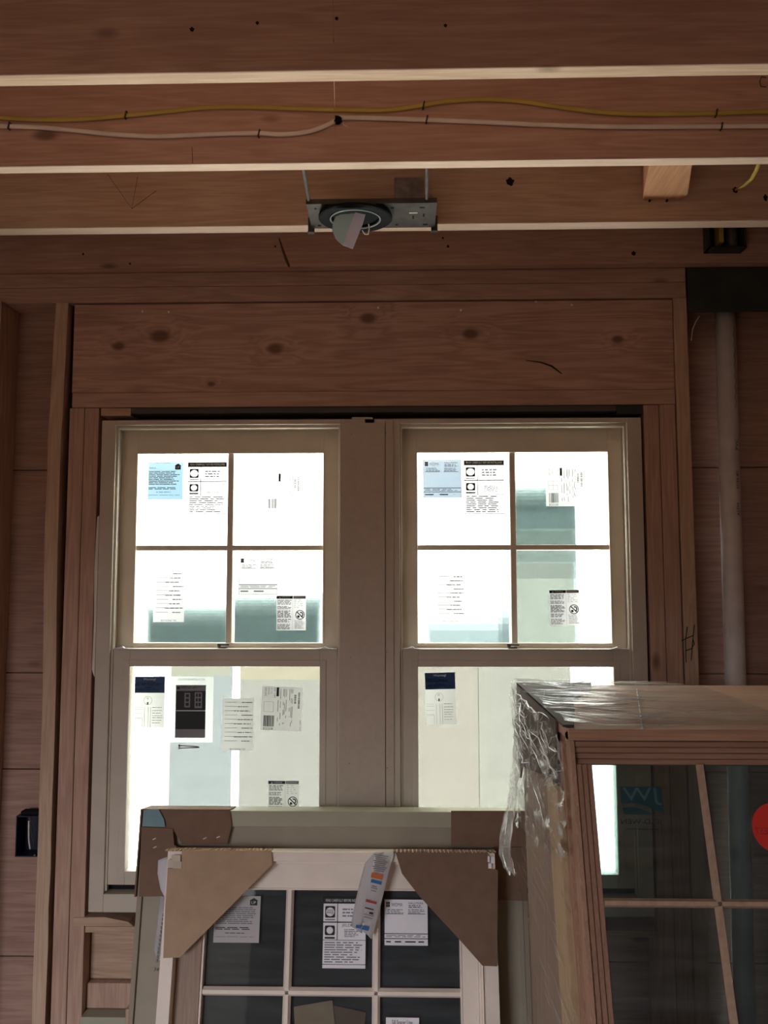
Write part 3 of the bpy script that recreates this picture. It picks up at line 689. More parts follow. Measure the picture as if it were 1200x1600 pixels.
# ------------------------------------------------------------------ printed labels
def sticker(name, label, M, yl, box, kind, cat='sticker', group=None, pap=None, tilt=0.0, mirror=False):
    x0, y0, x1, y1 = box
    a = loc_on((x0+x1)/2, (y0+y1)/2, M, yl); l = loc_on(x0, (y0+y1)/2, M, yl).x; r_ = loc_on(x1, (y0+y1)/2, M, yl).x
    t_ = loc_on((x0+x1)/2, y0, M, yl).z; b_ = loc_on((x0+x1)/2, y1, M, yl).z
    W, H = r_-l, t_-b_
    Mo = M @ Matrix.Translation(((l+r_)/2, yl, (t_+b_)/2)) @ Matrix.Rotation(math.radians(tilt), 4, 'Y')
    root = MB().quad(-W/2, W/2, -H/2, H/2).build(name, pap or M_paper, M=Mo)
    tag(root, label, cat, group)
    ink = {}
    def mbk(m): return ink.setdefault(m.name, (MB(), m))[0]
    yy = [-.0006]
    def X(u): return -W/2+u*W
    def Z(v): return H/2-v*H
    def R(u0, v0, u1, v1, m=M_ink, dy=0): mbk(m).quad(X(u0), X(u1), Z(v1), Z(v0), -.0006-dy)
    def T(s, u0, v0, u1, v1, m=M_ink, rot=0, dy=0): put_text(mbk(m), s, X(u0), X(u1), Z(v1), Z(v0), -.0006-dy, rot=rot, mirror=mirror)
    rnd = random.Random(hash(label) % 9999 if False else sum(map(ord, label)))
    def lines(u0, v0, u1, v1, n, m=M_inkgrey, th=.45, gap=.18, vert=False):
        for i in range(n):
            v = v0+(v1-v0)*i/n; h = (v1-v0)/n*th; u = u0
            end = u1-(u1-u0)*rnd.random()*.3
            while u < end:
                e = min(end, u+(u1-u0)*rnd.uniform(.08, .3))
                if vert: R(v, u, v+h, e, m)
                else: R(u, v, e, v+h, m)
                u = e+(u1-u0)*gap*rnd.uniform(.1, .4)
    def outline(u0, v0, u1, v1, m=M_ink, w=.012):
        R(u0, v0, u1, v0+w*.7, m); R(u0, v1-w*.7, u1, v1, m); R(u0, v0, u0+w, v1, m); R(u1-w, v0, u1, v1, m)
    def disc(u, v, ru, m, n=20, r_in=0, dy=0, spikes=0):
        mb = mbk(m); rz = ru*W/H
        for k in range(n):
            p = []
            for kk, rr in ((k, r_in), (k+1, r_in), (k+1, 1), (k, 1)):
                q = rr*(1 if not spikes or kk % 2 == 0 else .72) if rr == 1 else rr
                t = 2*math.pi*kk/n; p.append((X(u+ru*q*math.cos(t)), Z(v+rz*q*math.sin(t))))
            vs = [mb.bm.verts.new((a_, -.0006-dy, b_)) for a_, b_ in (p if r_in else [p[0], p[2], p[3]])]
            mb.bm.faces.new(vs)
    if kind == 'energy':
        outline(0, 0, 1, 1, M_ink, .01)
        R(0, 0, 1, .09); T('READ CAREFULLY BEFORE INSTALLING', .06, .025, .94, .062, M_inkwhite, dy=.0004)
        R(.33, .09, .345, .60); R(0, .345, 1, .36); R(0, .60, 1, .606)
        def square_hole(u0, v0, u1, v1, ru, rv, n=32, spikes=0):
            mb = mbk(M_ink); uc, vc = (u0+u1)/2, (v0+v1)/2; hu, hv = (u1-u0)/2, (v1-v0)/2
            def e(t):
                c_, s_ = math.cos(t), math.sin(t); k = min(hu/abs(c_) if abs(c_) > 1e-6 else 9, hv/abs(s_) if abs(s_) > 1e-6 else 9); return uc+c_*k, vc+s_*k
            def h(t, i): q = .80 if spikes and i % 2 else 1; return uc+ru*q*math.cos(t), vc+rv*q*math.sin(t)
            for i in range(n):
                t0, t1 = 2*math.pi*i/n+.785, 2*math.pi*(i+1)/n+.785
                vs = [mb.bm.verts.new((X(a__), -.0006, Z(b__))) for a__, b__ in (h(t0, i), e(t0), e(t1), h(t1, i+1))]; mb.bm.faces.new(vs)
        square_hole(.05, .125, .28, .29, .098, .062); T('energy', .085, .20, .245, .245, M_ink); R(.09, .18, .24, .187)
        R(.05, .31, .28, .325, M_inkgrey)
        square_hole(.05, .40, .28, .535, .085, .055, 32, 1)
        R(.05, .56, .28, .585)
        T('JELD-WEN', .44, .375, .92, .425, M_inkgrey); lines(.5, .45, .85, .57, 5); lines(.45, .16, .9, .30, 3)
        lines(.05, .63, .95, .93, 9); R(0, .935, 1, .942)
    elif kind == 'wdma':
        outline(0, 0, 1, 1, M_ink, .012); R(.05, .06, .13, .17); R(.085, .06, .092, .17, M_inkwhite, .0004); R(.05, .11, .13, .117, M_inkwhite, .0004)
        T('WDMA', .17, .08, .42, .16, M_inkgrey); T('HALLMARK', .56, .06, .90, .11, M_inkgrey); lines(.56, .13, .92, .20, 2, M_ink)
        lines(.08, .22, .45, .32, 3); lines(.55, .22, .92, .32, 3); R(.05, .31, .44, .325, M_inkgrey); R(.54, .31, .93, .325, M_inkgrey)
        R(0, .735, 1, .75); R(0, .84, 1, .855); lines(.05, .77, .95, .83, 2); lines(.05, .90, .92, .96, 1, M_ink, gap=.5)
    elif kind == 'barcode':   # turned on its side
        R(.36, .02, .42, .22); T('3A91200', .07, .03, .12, .22, M_ink, rot=90); T('DH1410', .15, .03, .19, .18, M_ink, rot=90); T('3/0  M', .22, .04, .26, .17, M_inkgrey, rot=90); T('101-50', .30, .03, .345, .25, M_ink, rot=90)
        outline(.06, .35, .30, .58, M_inkgrey, .008)
        if 'grid' in label: R(.178, .35, .186, .58, M_inkgrey); R(.06, .462, .30, .469, M_inkgrey)
        u = .07
        while u < .32:
            wd = rnd.choice((.005, .008, .012, .018)); R(u, .66, min(u+wd, .33), .91); u += wd+rnd.choice((.004, .007, .010))
        T('825508', .07, .93, .31, .985)
        for c_, n_ in ((.40, 1), (.46, 1), (.53, 1), (.56, 1), (.60, 1), (.68, 1), (.72, 1), (.75, 1)): lines(.05, c_, .95, c_+.03, n_, M_inkgrey, vert=True, gap=.5)
        for q in (.80, .89):
            v = .12 if q > .85 else .17
            while v < (.48 if q > .85 else .38):
                hh = rnd.choice((.008, .014, .02)); R(q, v, q+.05, v+hh); v += hh+.009
        T('P.O. 12897', .95, .74, .985, .97, M_ink, rot=90)
    elif kind == 'warning':
        R(0, 0, .55, .085); T('WARNING', .17, .022, .45, .062, M_inkwhite, dy=.0004)
        mb = mbk(M_inkwhite); vs = [mb.bm.verts.new((X(u), -.001, Z(v))) for u, v in ((.08, .066), (.15, .066), (.115, .022))]; mb.bm.faces.new(vs)
        R(.57, .0, .99, .085, M_inkgrey); T('ADVERTENCIA', .61, .025, .93, .06, M_inkwhite, dy=.0004)
        R(.545, .1, .552, .99, M_inkgrey)
        lines(.03, .12, .52, .27, 4, M_ink, .5); lines(.03, .30, .52, .40, 3, M_ink, .5); lines(.03, .43, .52, .64, 6, M_ink, .6); lines(.03, .67, .52, .78, 3, M_ink, .5); lines(.03, .82, .52, .98, 5, M_ink, .5)
        lines(.6, .12, .96, .38, 5, M_inkgrey, .25, .7)
        disc(.80, .55, .16, M_ink, 28, .84); disc(.745, .60, .045, M_ink, 12); 
        mb = mbk(M_ink)
        def bar(u0, v0, u1, v1, wd):
            d = Vector((u1-u0, (v1-v0)*H/W)); nrm = Vector((-d.y, d.x)).normalized()*wd
            vs = [mb.bm.verts.new((X(u0+s*nrm.x), -.0007, Z(v0+s*nrm.y*W/H))) for s in (1, -1)]+[mb.bm.verts.new((X(u1+s*nrm.x), -.0007, Z(v1+s*nrm.y*W/H))) for s in (-1, 1)]
            mb.bm.faces.new(vs)
        bar(.70, .47, .90, .63, .017); bar(.80, .48, .88, .49, .02); bar(.88, .49, .90, .56, .02); bar(.90, .56, .84, .61, .02)
        T('NO HANDLE', .60, .70, .88, .73); lines(.62, .75, .97, .97, 5, M_inkgrey, .4)
    elif kind == 'bluewarn':
        R(0, 0, 1, .32, M_inknavy); T('Warning!', .28, .03, .70, .085, M_inkwhite, dy=.0004)
        lines(.04, .11, .97, .19, 3, M_inkwhite, .4); lines(.34, .205, .62, .225, 1, M_inkwhite, .6); lines(.04, .235, .97, .29, 3, M_inkwhite, .35)
        disc(.45, .47, .14, M_inkgrey, 24, .93); disc(.44, .43, .03, M_inkgrey, 12, .6); R(.42, .50, .47, .55, M_inkgrey)
        R(.34, .60, .35, 1, M_inkgrey); R(.46, .60, .47, 1, M_inkgrey); R(.54, .60, .55, 1, M_inkgrey)
        for v in (.60, .64, .72, .80): R(.02, v, .28, v+.005, M_inkgrey)
        for v in (.60, .66, .71, .76, .80, .85, .90): lines(.60, v, .97, v+.03, 1, M_inkgrey, .35)
        R(.02, .82, .28, .824, M_inkgrey); R(.27, .82, .28, .98, M_inkgrey)
    elif kind == 'form':    # upside down form
        for k in range(10):
            v = .07+k*.082; R(.08, v, .48, v+.007, M_inkgrey); lines(.62-.12*(k % 3), v, .97, v+.022, 1, M_inkgrey, .8)
        T('SILL SPACE LINE', .25, .955, .75, .985, M_ink, rot=180); lines(.18, .07, .5, .09, 1, M_ink)
    elif kind == 'home':
        mb = mbk(M_ink); pts = [(.85, .04), (.95, .10), (.93, .10), (.93, .20), (.77, .20), (.77, .10), (.75, .10)]
        vs = [mb.bm.verts.new((X(u), -.0006, Z(v))) for u, v in pts]; mb.bm.faces.new(vs); T('UP', .80, .11, .90, .17, M_inkwhite, dy=.0004)
        T('low-e', .05, .12, .22, .18, M_inkgrey); lines(.03, .24, .93, .62, 9, M_inkgrey, .5, .08); lines(.03, .67, .93, .74, 2, M_ink, .5); lines(.25, .79, .70, .82, 1, M_ink); lines(.03, .87, .95, .89, 1)
        lines(.2, .02, .7, .035, 1)
    elif kind == 'leaflet':
        R(.15, .13, .83, .93, M_inkgrey, 0); T('CLAVOS DE INSTALACION', .2, .03, .80, .06, M_ink)
        R(.16, .22, .83, .51, M_ink, .0004); R(.16, .53, .83, .80, M_ink, .0004); R(.16, .515, .83, .525, M_inkwhite, .0005)
        R(.17, .155, .24, .195, M_ink, .0004); lines(.27, .15, .80, .19, 2, M_inkwhite)
        R(.35, .25, .48, .47, M_inkgrey, .0008); R(.58, .24, .75, .48, M_inkgrey, .0008)
        for k in range(3): R(.61, .26+k*.07, .65, .31+k*.07, M_ink, .0012); R(.67, .26+k*.07, .72, .31+k*.07, M_ink, .0012)
        for k in range(3): R(.38, .27+k*.065, .45, .315+k*.065, M_ink, .0012)
    elif kind == 'spacer':
        T('Sill Spacer Line', .18, .12, .80, .45); lines(.1, .6, .9, .9, 2)
    for k, (mb, m) in ink.items(): mb.build('print', m, root)
    return root
I4 = Matrix.Identity(4); YU, YL = .0605, .0205
G = 'printed labels on the window glass'
S_ = lambda *a, **k: sticker('glass_sticker', *a, **k)
S_('light blue sheet with a small house symbol, top left pane of the left window', I4, YU, (231, 722, 286, 781), 'home', group=G, pap=M_paperblue)
S_('tall energy rating label in the top left pane of the left window', I4, YU, (293, 722, 354, 808), 'energy', group=G)
S_('sideways barcode label with window grid drawing in the left upper sash', I4, YU, (415, 739, 471, 800), 'barcode', group=G)
S_('boxed certification label near the centre of the left upper sash', I4, YU, (373, 869, 434, 929), 'wdma', group=G)
S_('warning label with crossed circle in the left upper sash', I4, YU, (432, 931, 478, 985), 'warning', group=G)
S_('faint upside down form in the lower left pane of the left upper sash', I4, YU, (240, 890, 288, 972), 'form', group=G)
S_('blue grey certification label, top left pane of the right window', I4, YU, (661, 718, 721, 778), 'wdma', group=G, pap=paper('grey_blue_paper', (.38, .41, .46), (.040, .052, .066)))
S_('tall energy rating label in the top left pane of the right window', I4, YU, (725, 719, 788, 808), 'energy', group=G)
S_('sideways barcode label with window grid drawing in the right upper sash', I4, YU, (853, 730, 914, 791), 'barcode', group=G, pap=M_papergrey)
S_('warning label with crossed circle in the right upper sash', I4, YU, (859, 922, 906, 977), 'warning', group=G, tilt=-.8)
S_('faint upside down form in the lower left pane of the right upper sash', I4, YU, (680, 895, 727, 973), 'form', group=G)
S_('navy headed Warning label at the left of the left lower sash', I4, YL, (210, 1057, 257, 1137), 'bluewarn', group=G, pap=M_papergrey)
b_ = sticker('instruction_packet', 'clear packet holding a dark photo leaflet on the left lower sash', I4, YL, (264, 1057, 333, 1160), 'leaflet', cat='packet', pap=M_bagclear)
S_('grey upside down form label in the middle of the left lower sash', I4, YL, (347, 1091, 396, 1173), 'form', group=G, pap=M_papergrey)
S_('slightly tilted sideways barcode label on the left lower sash', I4, YL, (408, 1073, 472, 1142), 'barcode', group=G, pap=M_papergrey, tilt=2)
S_('warning label with crossed circle just above the cream frame, left lower sash', I4, YL, (419, 1220, 467, 1279), 'warning', group=G, pap=M_papergrey)
S_('navy headed Warning label at the left of the right lower sash', I4, YL, (665, 1051, 712, 1132), 'bluewarn', group=G, pap=M_papergrey, tilt=-1.5)
S_('small pale label just showing above the wrapped unit, left of two', I4, YL, (803, 1067, 850, 1140), 'form', group=G, pap=M_papergrey)
S_('small pale label just showing above the wrapped unit, right of two', I4, YL, (860, 1068, 925, 1140), 'form', group=G, pap=M_papergrey)
# two nails taped to the glass
for k, (ya, yb) in enumerate(((1165, 1166.5), (1169, 1168))):
    p0 = at(280, ya, .0165); p1 = at(309+k, yb, .0165); mb = MB(); mb.tube([p0, p1, p1+(p1-p0)*.07], [.0015, .0015, .0003], 8); mb.tube([p0-Vector((.001, 0, 0)), p0+Vector((.0008, 0, 0))], .004, 10)
    o = mb.build('nail', M_galv, smooth=True); tag(o, ('upper' if k == 0 else 'lower')+' of the two long nails taped below the leaflet packet', 'nail', 'nails below the packet')

# ------------------------------------------------------------------ electric box in the left bay
c = at(45, 1307, .03); eb = empty('electrical_box', loc=(c.x, .03, c.z))
a = at(23, 1276, .03); b = at(62, 1340, .03); w2, h2 = (b.x-a.x)/2, (a.z-b.z)/2
mb = MB(); t = .0025; D_ = .055
mb.box(-w2, -w2+t, 0, D_, -h2, h2); mb.box(w2-t, w2, 0, D_, -h2, h2); mb.box(-w2, w2, 0, D_, h2-t, h2); mb.box(-w2, w2, 0, D_, -h2, -h2+t); mb.box(-w2, w2, D_-t, D_, -h2, h2)
mb.build('box_shell', M_navy, eb)
mb = MB(); mb.box(-w2+.006, w2+.006, .012, .04, h2, h2+.009, .001); mb.box(w2+.0002, w2+.009, .006, .04, -h2+.002, h2+.006, .001); mb.build('mounting_flange', M_black, eb)
for pts, m in (([(0, .004, h2-.008), (.006, .006, .0), (.010, .012, -.024), (.004, .016, -.034)], M_galv), ([(.003, .004, h2-.008), (.014, .01, .018), (.024, .02, .002)], M_galv), ([(-.004, .006, h2-.014), (-.006, .014, -.01), (-.005, .022, -h2+.014)], M_wht)):
    mb = MB(); mb.tube(smooth_path([Vector(p) for p in pts]), .0016 if m is M_galv else .0024, 6); mb.build('wire', m, eb, smooth=True)
mb = MB(); mb.tube([(0, .002, h2-.006), (0, -.001, h2-.006)], .003, 10); mb.tube([(.018, .002, -h2+.005), (.018, -.001, -h2+.005)], .003, 10); mb.build('screw', M_galv, eb)
tag(eb, 'navy blue plastic electrical box with loose wires in the left stud bay', 'electrical box')

# ------------------------------------------------------------------ leaning units
def lean_frame(px, py, ytop, t):
    """origin on the floor below the front top edge; local z runs up the slope"""
    p = at(px, py, ytop); y0 = ytop-t*p.z
    return Matrix.Translation((0, y0, 0)) @ Matrix.Rotation(-math.atan(t), 4, 'X')
# A: cream unit behind
MA = lean_frame(500, 1267, -.135, .17)
A0 = loc_on(222, 1300, MA, 0).x; A1 = loc_on(822, 1340, MA, 0).x; AT = loc_on(500, 1267, MA, 0).z
A = empty('window_unit', MA)
def LB(nm, mb, mat, par): return mb.build(nm, mat, par)
lip = loc_on(500, 1292, MA, 0).z; rail = loc_on(500, 1326, MA, 0).z
mb = MB(); mb.box(A0, A1, -.006, .10, lip, AT, .002); LB('outer_frame', mb, M_cream, A); LB('bottom_rail', MB().box(A0, A1, 0, .10, 0, .03, .001), M_cream, A)
M_jamb_shade = plain('shaded_jamb', (.30, .25, .19), .6, var=.06)  # side jambs darkened in colour for the shade on them
LB('side_jamb', MB().box(A0, A0+.012, -.004, .10, .031, lip-.0005, .001), M_jamb_shade, A); LB('side_jamb', MB().box(A1-.012, A1, -.004, .10, .031, lip-.0005, .001), M_jamb_shade, A)
mb = MB(); mb.ring_prism((A0+.012, A1-.012, .03, lip), (A0+.075, A1-.075, .09, rail-.04), .004, .040); LB('sash', mb, plain('taupe_frame', (.34, .30, .23), .6, var=.05), A)
LB('glass', MB().box(A0+.07, A1-.07, .018, .022, .085, rail-.035), M_glassB, A)
LB('insect_screen', MB().box(A0+.072, A1-.072, .050, .0515, .087, rail-.036), M_screen, A)
tag(A, 'large cream window unit leaning under the windows with brown cardboard corners', 'window unit')
def lpoly(M, yl, pts): return [(lambda q: (q.x, q.z))(loc_on(x, y, M, yl)) for x, y in pts]
def cardpiece(name, label, M, yl, polys, mat, th=.004, extra=None):
    """polys: list of (pixel polygon, y offset)"""
    r = empty(name, M)
    for i, (pp, dy) in enumerate(polys):
        mb = MB(); mb.prism(lpoly(M, yl+dy, pp), yl+dy, yl+dy+th); mb.build('panel', mat, r)
    if extra: extra(r)
    return tag(r, label, 'cardboard corner', 'cardboard corner guards')
def exA(r):
    mb = MB(); mb.box(A0-.004, loc_on(360, 1267, MA, 0).x, -.012, .07, AT+.0005, AT+.0035); mb.build('top_fold', M_carddark, r)
    mb = MB(); mb.box(A0-.0045, A0-.0005, -.012, .07, loc_on(225, 1400, MA, 0).z, AT+.003); mb.build('side_fold', M_carddark, r)
    mb = MB(); q = lpoly(MA, -.018, [(225, 1266), (247, 1264), (256, 1280), (258, 1292), (222, 1291)]); mb.prism(q, -.0185, -.0165); mb.build('blue_tape', plain('blue_tape', (.16, .28, .32), .5), r)
    for (x, y) in ((320, 1310), (341, 1308), (241, 1311), (242, 1324)):
        p = loc_on(x, y, MA, -.0172); mb = MB(); mb.tube([(p.x-.004, -.0172, p.z-.0015), (p.x+.004, -.0172, p.z+.002)], .0011, 6); mb.build('staple', M_paperopaque, r)
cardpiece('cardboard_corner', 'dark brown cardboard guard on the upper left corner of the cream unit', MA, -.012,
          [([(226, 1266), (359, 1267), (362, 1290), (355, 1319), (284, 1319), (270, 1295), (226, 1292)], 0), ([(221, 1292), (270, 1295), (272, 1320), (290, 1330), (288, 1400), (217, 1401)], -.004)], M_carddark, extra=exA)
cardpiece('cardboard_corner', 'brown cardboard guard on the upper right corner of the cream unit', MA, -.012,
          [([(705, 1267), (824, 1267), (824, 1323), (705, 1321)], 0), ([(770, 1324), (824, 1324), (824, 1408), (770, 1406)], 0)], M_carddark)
# B: sash unit in front
MBm = lean_frame(500, 1331, -.225, .20); SB = .028
B0 = loc_on(258, 1400, MBm, 0).x; B1 = loc_on(775, 1400, MBm, 0).x; BT = loc_on(500, 1331, MBm, 0).z
Bu = empty('gridded_window', MBm)
g0 = loc_on(320, 1470, MBm, SB+.002).x; g1 = loc_on(718, 1470, MBm, SB+.002).x; gT = loc_on(500, 1391, MBm, SB+.002).z
c1 = loc_on(500, 1346, MBm, 0).z; c2 = loc_on(500, 1351, MBm, 0).z
mb = MB(); mb.box(B0, B1, -.004, .062, c1, BT, .001); mb.box(B0, B0+.030, -.004, .062, 0, c1, .001); mb.box(B1-.030, B1, -.004, .062, 0, c1, .001)
mb.box(B0+.030, B1-.030, .012, .062, c2-.001, c1, .001); LB('outer_frame', mb, M_whiteframe, Bu)
mb = MB(); mb.ring_prism((B0+.032, B1-.032, .02, c2-.0015), (g0, g1, .10, gT), SB+.003, .062)
for k, d in enumerate((.006, .012)): mb.box(B0+.032+d, B0+.034+d, SB+.0008, SB+.004, .02, c2-.003); mb.box(B1-.034-d, B1-.032-d, SB+.0008, SB+.004, .02, c2-.003)
mb.ring_prism((g0-.004, g1+.004, .096, gT+.004), (g0, g1, .10, gT), SB, SB+.004); LB('sash_frame', mb, M_whiteframe, Bu)
for px in (451, 588):
    x = loc_on(px, 1460, MBm, SB+.006).x; mb = MB(); mb.prism([(x-.0095, SB+.012), (x-.004, SB+.003), (x+.004, SB+.003), (x+.0095, SB+.012), (x+.0095, SB+.016), (x-.0095, SB+.016)], .10, gT, 'Z'); mb.build('muntin', M_whiteframe, Bu)
rows = []
zr = loc_on(500, 1551, MBm, SB+.006).z; dz = gT-zr
for k in (1, 2, 3):
    z = gT-dz*k
    if z > .12: mb = MB(); mb.prism([(SB+.012, z-.0095), (SB+.003, z-.004), (SB+.003, z+.004), (SB+.012, z+.0095), (SB+.0165, z+.0095), (SB+.0165, z-.0095)], g0, g1, 'X'); mb.build('muntin', M_whiteframe, Bu)
LB('glass', MB().box(g0-.002, g1+.002, .0175+SB, .0205+SB, .098, gT+.002), M_glassB, Bu)
mb = MB(); mb.box(g0-.003, g1+.003, .0300+SB, .0310+SB, .09, gT+.004); LB('dark_backing', mb, M_screen, Bu)
LB('stile_shade_strip', MB().box(B0+.0305, g0-.006, SB-.0012, SB+.0025, .02, c2-.003, .0005), M_grey, Bu)  # brown strip added over the left stile to give its shaded tone
tag(Bu, 'pale window sash with gridded dark panes leaning in front of the cream unit', 'window unit')
def exB(side):
    def f(r):
        xa, xb = (260, 425) if side == 0 else (615, 776)
        a_, b_ = loc_on(xa, 1331, MBm, 0).x, loc_on(xb, 1331, MBm, 0).x
        mb = MB()
        n = 26
        for k in range(n):   # perforated fold along the top
            u0 = a_+(b_-a_)*k/n; mb.box(u0, u0+(b_-a_)/n*.68, -.012, .034, BT+.0005, BT+.0035)
        mb.build('top_fold', M_card if side == 0 else M_carddark, r)
    return f
def exB0(r):
    exB(0)(r)
    for i, bxx in enumerate(((268, 1336, 282, 1346), (270, 1346, 284, 1357), (262, 1343, 270, 1356))):
        p = lpoly(MBm, -.0135, [(bxx[0], bxx[1]), (bxx[2], bxx[1]), (bxx[2], bxx[3]), (bxx[0], bxx[3])]); mb = MB(); mb.prism(p, -.0138, -.0128); mb.build('tape', plain('tan_tape', (.55, .46, .36), .5), r)
def exB1(r):
    exB(1)(r)
    for i, bxx in enumerate(((762, 1338, 765, 1347), (767, 1339, 773, 1349), (763, 1349, 768, 1357))):
        p = lpoly(MBm, -.0135, [(bxx[0], bxx[1]), (bxx[2], bxx[1]), (bxx[2], bxx[3]), (bxx[0], bxx[3])]); mb = MB(); mb.prism(p, -.0138, -.0128); mb.build('tape', M_paperopaque, r)
cardpiece('cardboard_corner', 'tan triangular cardboard guard on the upper left corner of the front sash', MBm, -.0125,
          [([(284, 1329), (424, 1330), (425, 1351), (330, 1447), (281, 1496), (255, 1497), (258, 1420), (262, 1357), (284, 1356)], 0), ([(262, 1356), (284, 1356), (284, 1347), (262, 1347)], .0005)], M_card, extra=exB0)
cardpiece('cardboard_corner', 'brown triangular cardboard guard, darkened for shade, on the upper right corner of the front sash', MBm, -.0125,
          [([(618, 1332), (762, 1333), (764, 1357), (778, 1360), (777, 1510), (754, 1509), (716, 1466), (655, 1400), (628, 1365)], 0)], M_carddark, extra=exB1)  # darker card colour than the left guard, for the weaker light here
sticker('glass_sticker', 'home symbol label partly behind the tan cardboard on the front sash', MBm, SB+.0168, (335, 1400, 406, 1473), 'home', pap=paper('sash_label_paper', (.52, .50, .50), (.1, .1, .1)))
sticker('glass_sticker', 'bright white energy label in the middle pane of the front sash', MBm, SB+.0168, (504, 1402, 572, 1514), 'energy', pap=M_paperopaque)
sticker('glass_sticker', 'white certification label in the right pane of the front sash', MBm, SB+.0168, (600, 1405, 669, 1478), 'wdma', pap=M_paperopaque)
sticker('glass_sticker', 'white label cut off by the bottom edge in the right pane of the front sash', MBm, SB+.0168, (603, 1590, 655, 1620), 'spacer', pap=M_paperopaque)
for pp, lb, m in (([(459, 1573), (519, 1563), (526, 1625), (462, 1632)], 'pale', M_card), ([(521, 1571), (572, 1582), (566, 1632), (528, 1632)], 'dark brown', M_carddark)):
    mb = MB(); mb.prism(lpoly(MBm, SB+.0225, pp), SB+.0225, SB+.0245); o = mb.build('cardboard_scrap', m, M=MBm); tag(o, lb+' cardboard scrap behind the lower middle pane of the front sash', 'cardboard')

# hanging tags
def ribbon(name, label, rows, mat, y0s, parts=None, cat='tag'):
    """rows: list of (xl,yl,xr,yr) pixels down the strip, y0s: depth of each row"""
    r = empty(name, loc=at(rows[0][0], rows[0][1], y0s[0])); O = Vector(r.location); mb = MB(); P = []
    for (a_, b_, c_, d_), y in zip(rows, y0s):
        P.append((at(a_, b_, y)-O, at(c_, d_, y)-O))
    n = 6; g = []
    for i, (p, q) in enumerate(P): g.append([mb.bm.verts.new(p.lerp(q, k/n)+Vector((0, -.004*math.sin(math.pi*k/n), 0))) for k in range(n+1)])
    for i in range(len(g)-1):
        for k in range(n): mb.bm.faces.new((g[i][k], g[i][k+1], g[i+1][k+1], g[i+1][k]))
    bmesh.ops.solidify(mb.bm, geom=list(mb.bm.faces), thickness=.0004)
    mb.build('strip', mat, r, smooth=True)
    if parts: parts(r, O)
    return tag(r, label, cat)
M_tag = paper('tag_paper', (.72, .70, .72), (.10, .10, .10))
def rotbox(mb, cx, cy, w_, h_, ang, y, O):
    ca, sa = math.cos(ang), math.sin(ang); vs = []
    for u, v in ((-w_, -h_), (w_, -h_), (w_, h_), (-w_, h_)): vs.append(mb.bm.verts.new(at(cx+u*ca-v*sa, cy+u*sa+v*ca, y)-O))
    mb.bm.faces.new(vs)
def tagprint(r, O):
    y = -.262; A_ = math.radians(14)
    for (cx, cy, w_, h_, m) in ((589, 1369, 9, 4, M_inkorange), (588, 1378, 8.5, 2.6, M_inkblue), (580, 1409, 8.5, 2, M_inkred), (571, 1450.5, 5, 3, M_inkblue), (560, 1448, 4, 2.5, M_inkblue), (580, 1427, 3, 1.5, M_ink), (577, 1420, 7, .8, M_ink), (576, 1430, 8, .5, M_inkgrey), (575, 1434, 7, .5, M_inkgrey), (585, 1385, 4, .7, M_inkgrey), (585, 1388, 5, .6, M_inkgrey), (584, 1392, 4, .6, M_inkgrey)):
        mb = MB(); rotbox(mb, cx, cy, w_, h_, A_, y-.001, O); mb.build('print', m, r)
    mb = MB()
    for k in range(9): rotbox(mb, 596-k*.5, 1337+k*3, 11-(k % 3)*1.5, .7, A_*.6, y-.001, O)
    mb.build('print', M_inkgrey, r)
ribbon('paper_tag', 'curling white paper tag with orange and blue patches hanging over the front sash', [(588, 1331, 618, 1329), (584, 1345, 611, 1348), (577, 1370, 604, 1376), (572, 1400, 596, 1410), (566, 1430, 590, 1436), (564, 1452, 584, 1455), (576, 1462, 581, 1467)], M_tag, [-.232, -.250, -.257, -.257, -.256, -.254, -.252], tagprint)
ribbon('folded_tag', 'folded plain back layer of the curling white tag', [(584, 1333, 600, 1331), (570, 1349, 590, 1349), (563, 1375, 585, 1378), (556, 1405, 580, 1408), (551, 1430, 570, 1434), (548, 1447, 566, 1452), (560, 1454, 566, 1458)], M_tag, [-.238, -.242, -.247, -.248, -.247, -.246, -.246])
def tp2(r, O):
    mb = MB(); me, a_, b_, c_, d_ = text_mesh('349')
    p = at(240, 1517, -.193)-O; s = .0085/(d_-c_)
    mb.add(me, Matrix.Translation(p) @ Matrix.Rotation(math.radians(6), 4, 'Y') @ Matrix(((s, 0, 0, 0), (0, 0, 1, 0), (0, s, 0, 0), (0, 0, 0, 1)))); mb.build('print', M_inknavy, r)
    mb = MB()
    for k in range(12): rotbox(mb, 255-k*.9, 1430+k*6.5, 2.6, 1.1, 1.6, -.192, O)
    mb.build('print', M_inkgrey, r)
    mb = MB(); rotbox(mb, 246, 1523, 6, 1.8, .1, -.192, O); mb.build('print', M_inkblue, r)
ribbon('paper_tag', 'long narrow tag printed 349 hanging beside the tan cardboard', [(250, 1400, 262, 1400), (246, 1440, 262, 1442), (240, 1490, 262, 1492), (236, 1526, 256, 1530)], M_tag, [-.185]*4, tp2)
ribbon('paper_sheet', 'bulging blank white paper behind the tan cardboard corner', [(262, 1338, 285, 1336), (247, 1344, 280, 1342), (246, 1365, 275, 1365), (251, 1390, 270, 1390), (257, 1402, 264, 1402)], M_paperopaque, [-.205, -.222, -.226, -.222, -.21], cat='paper')

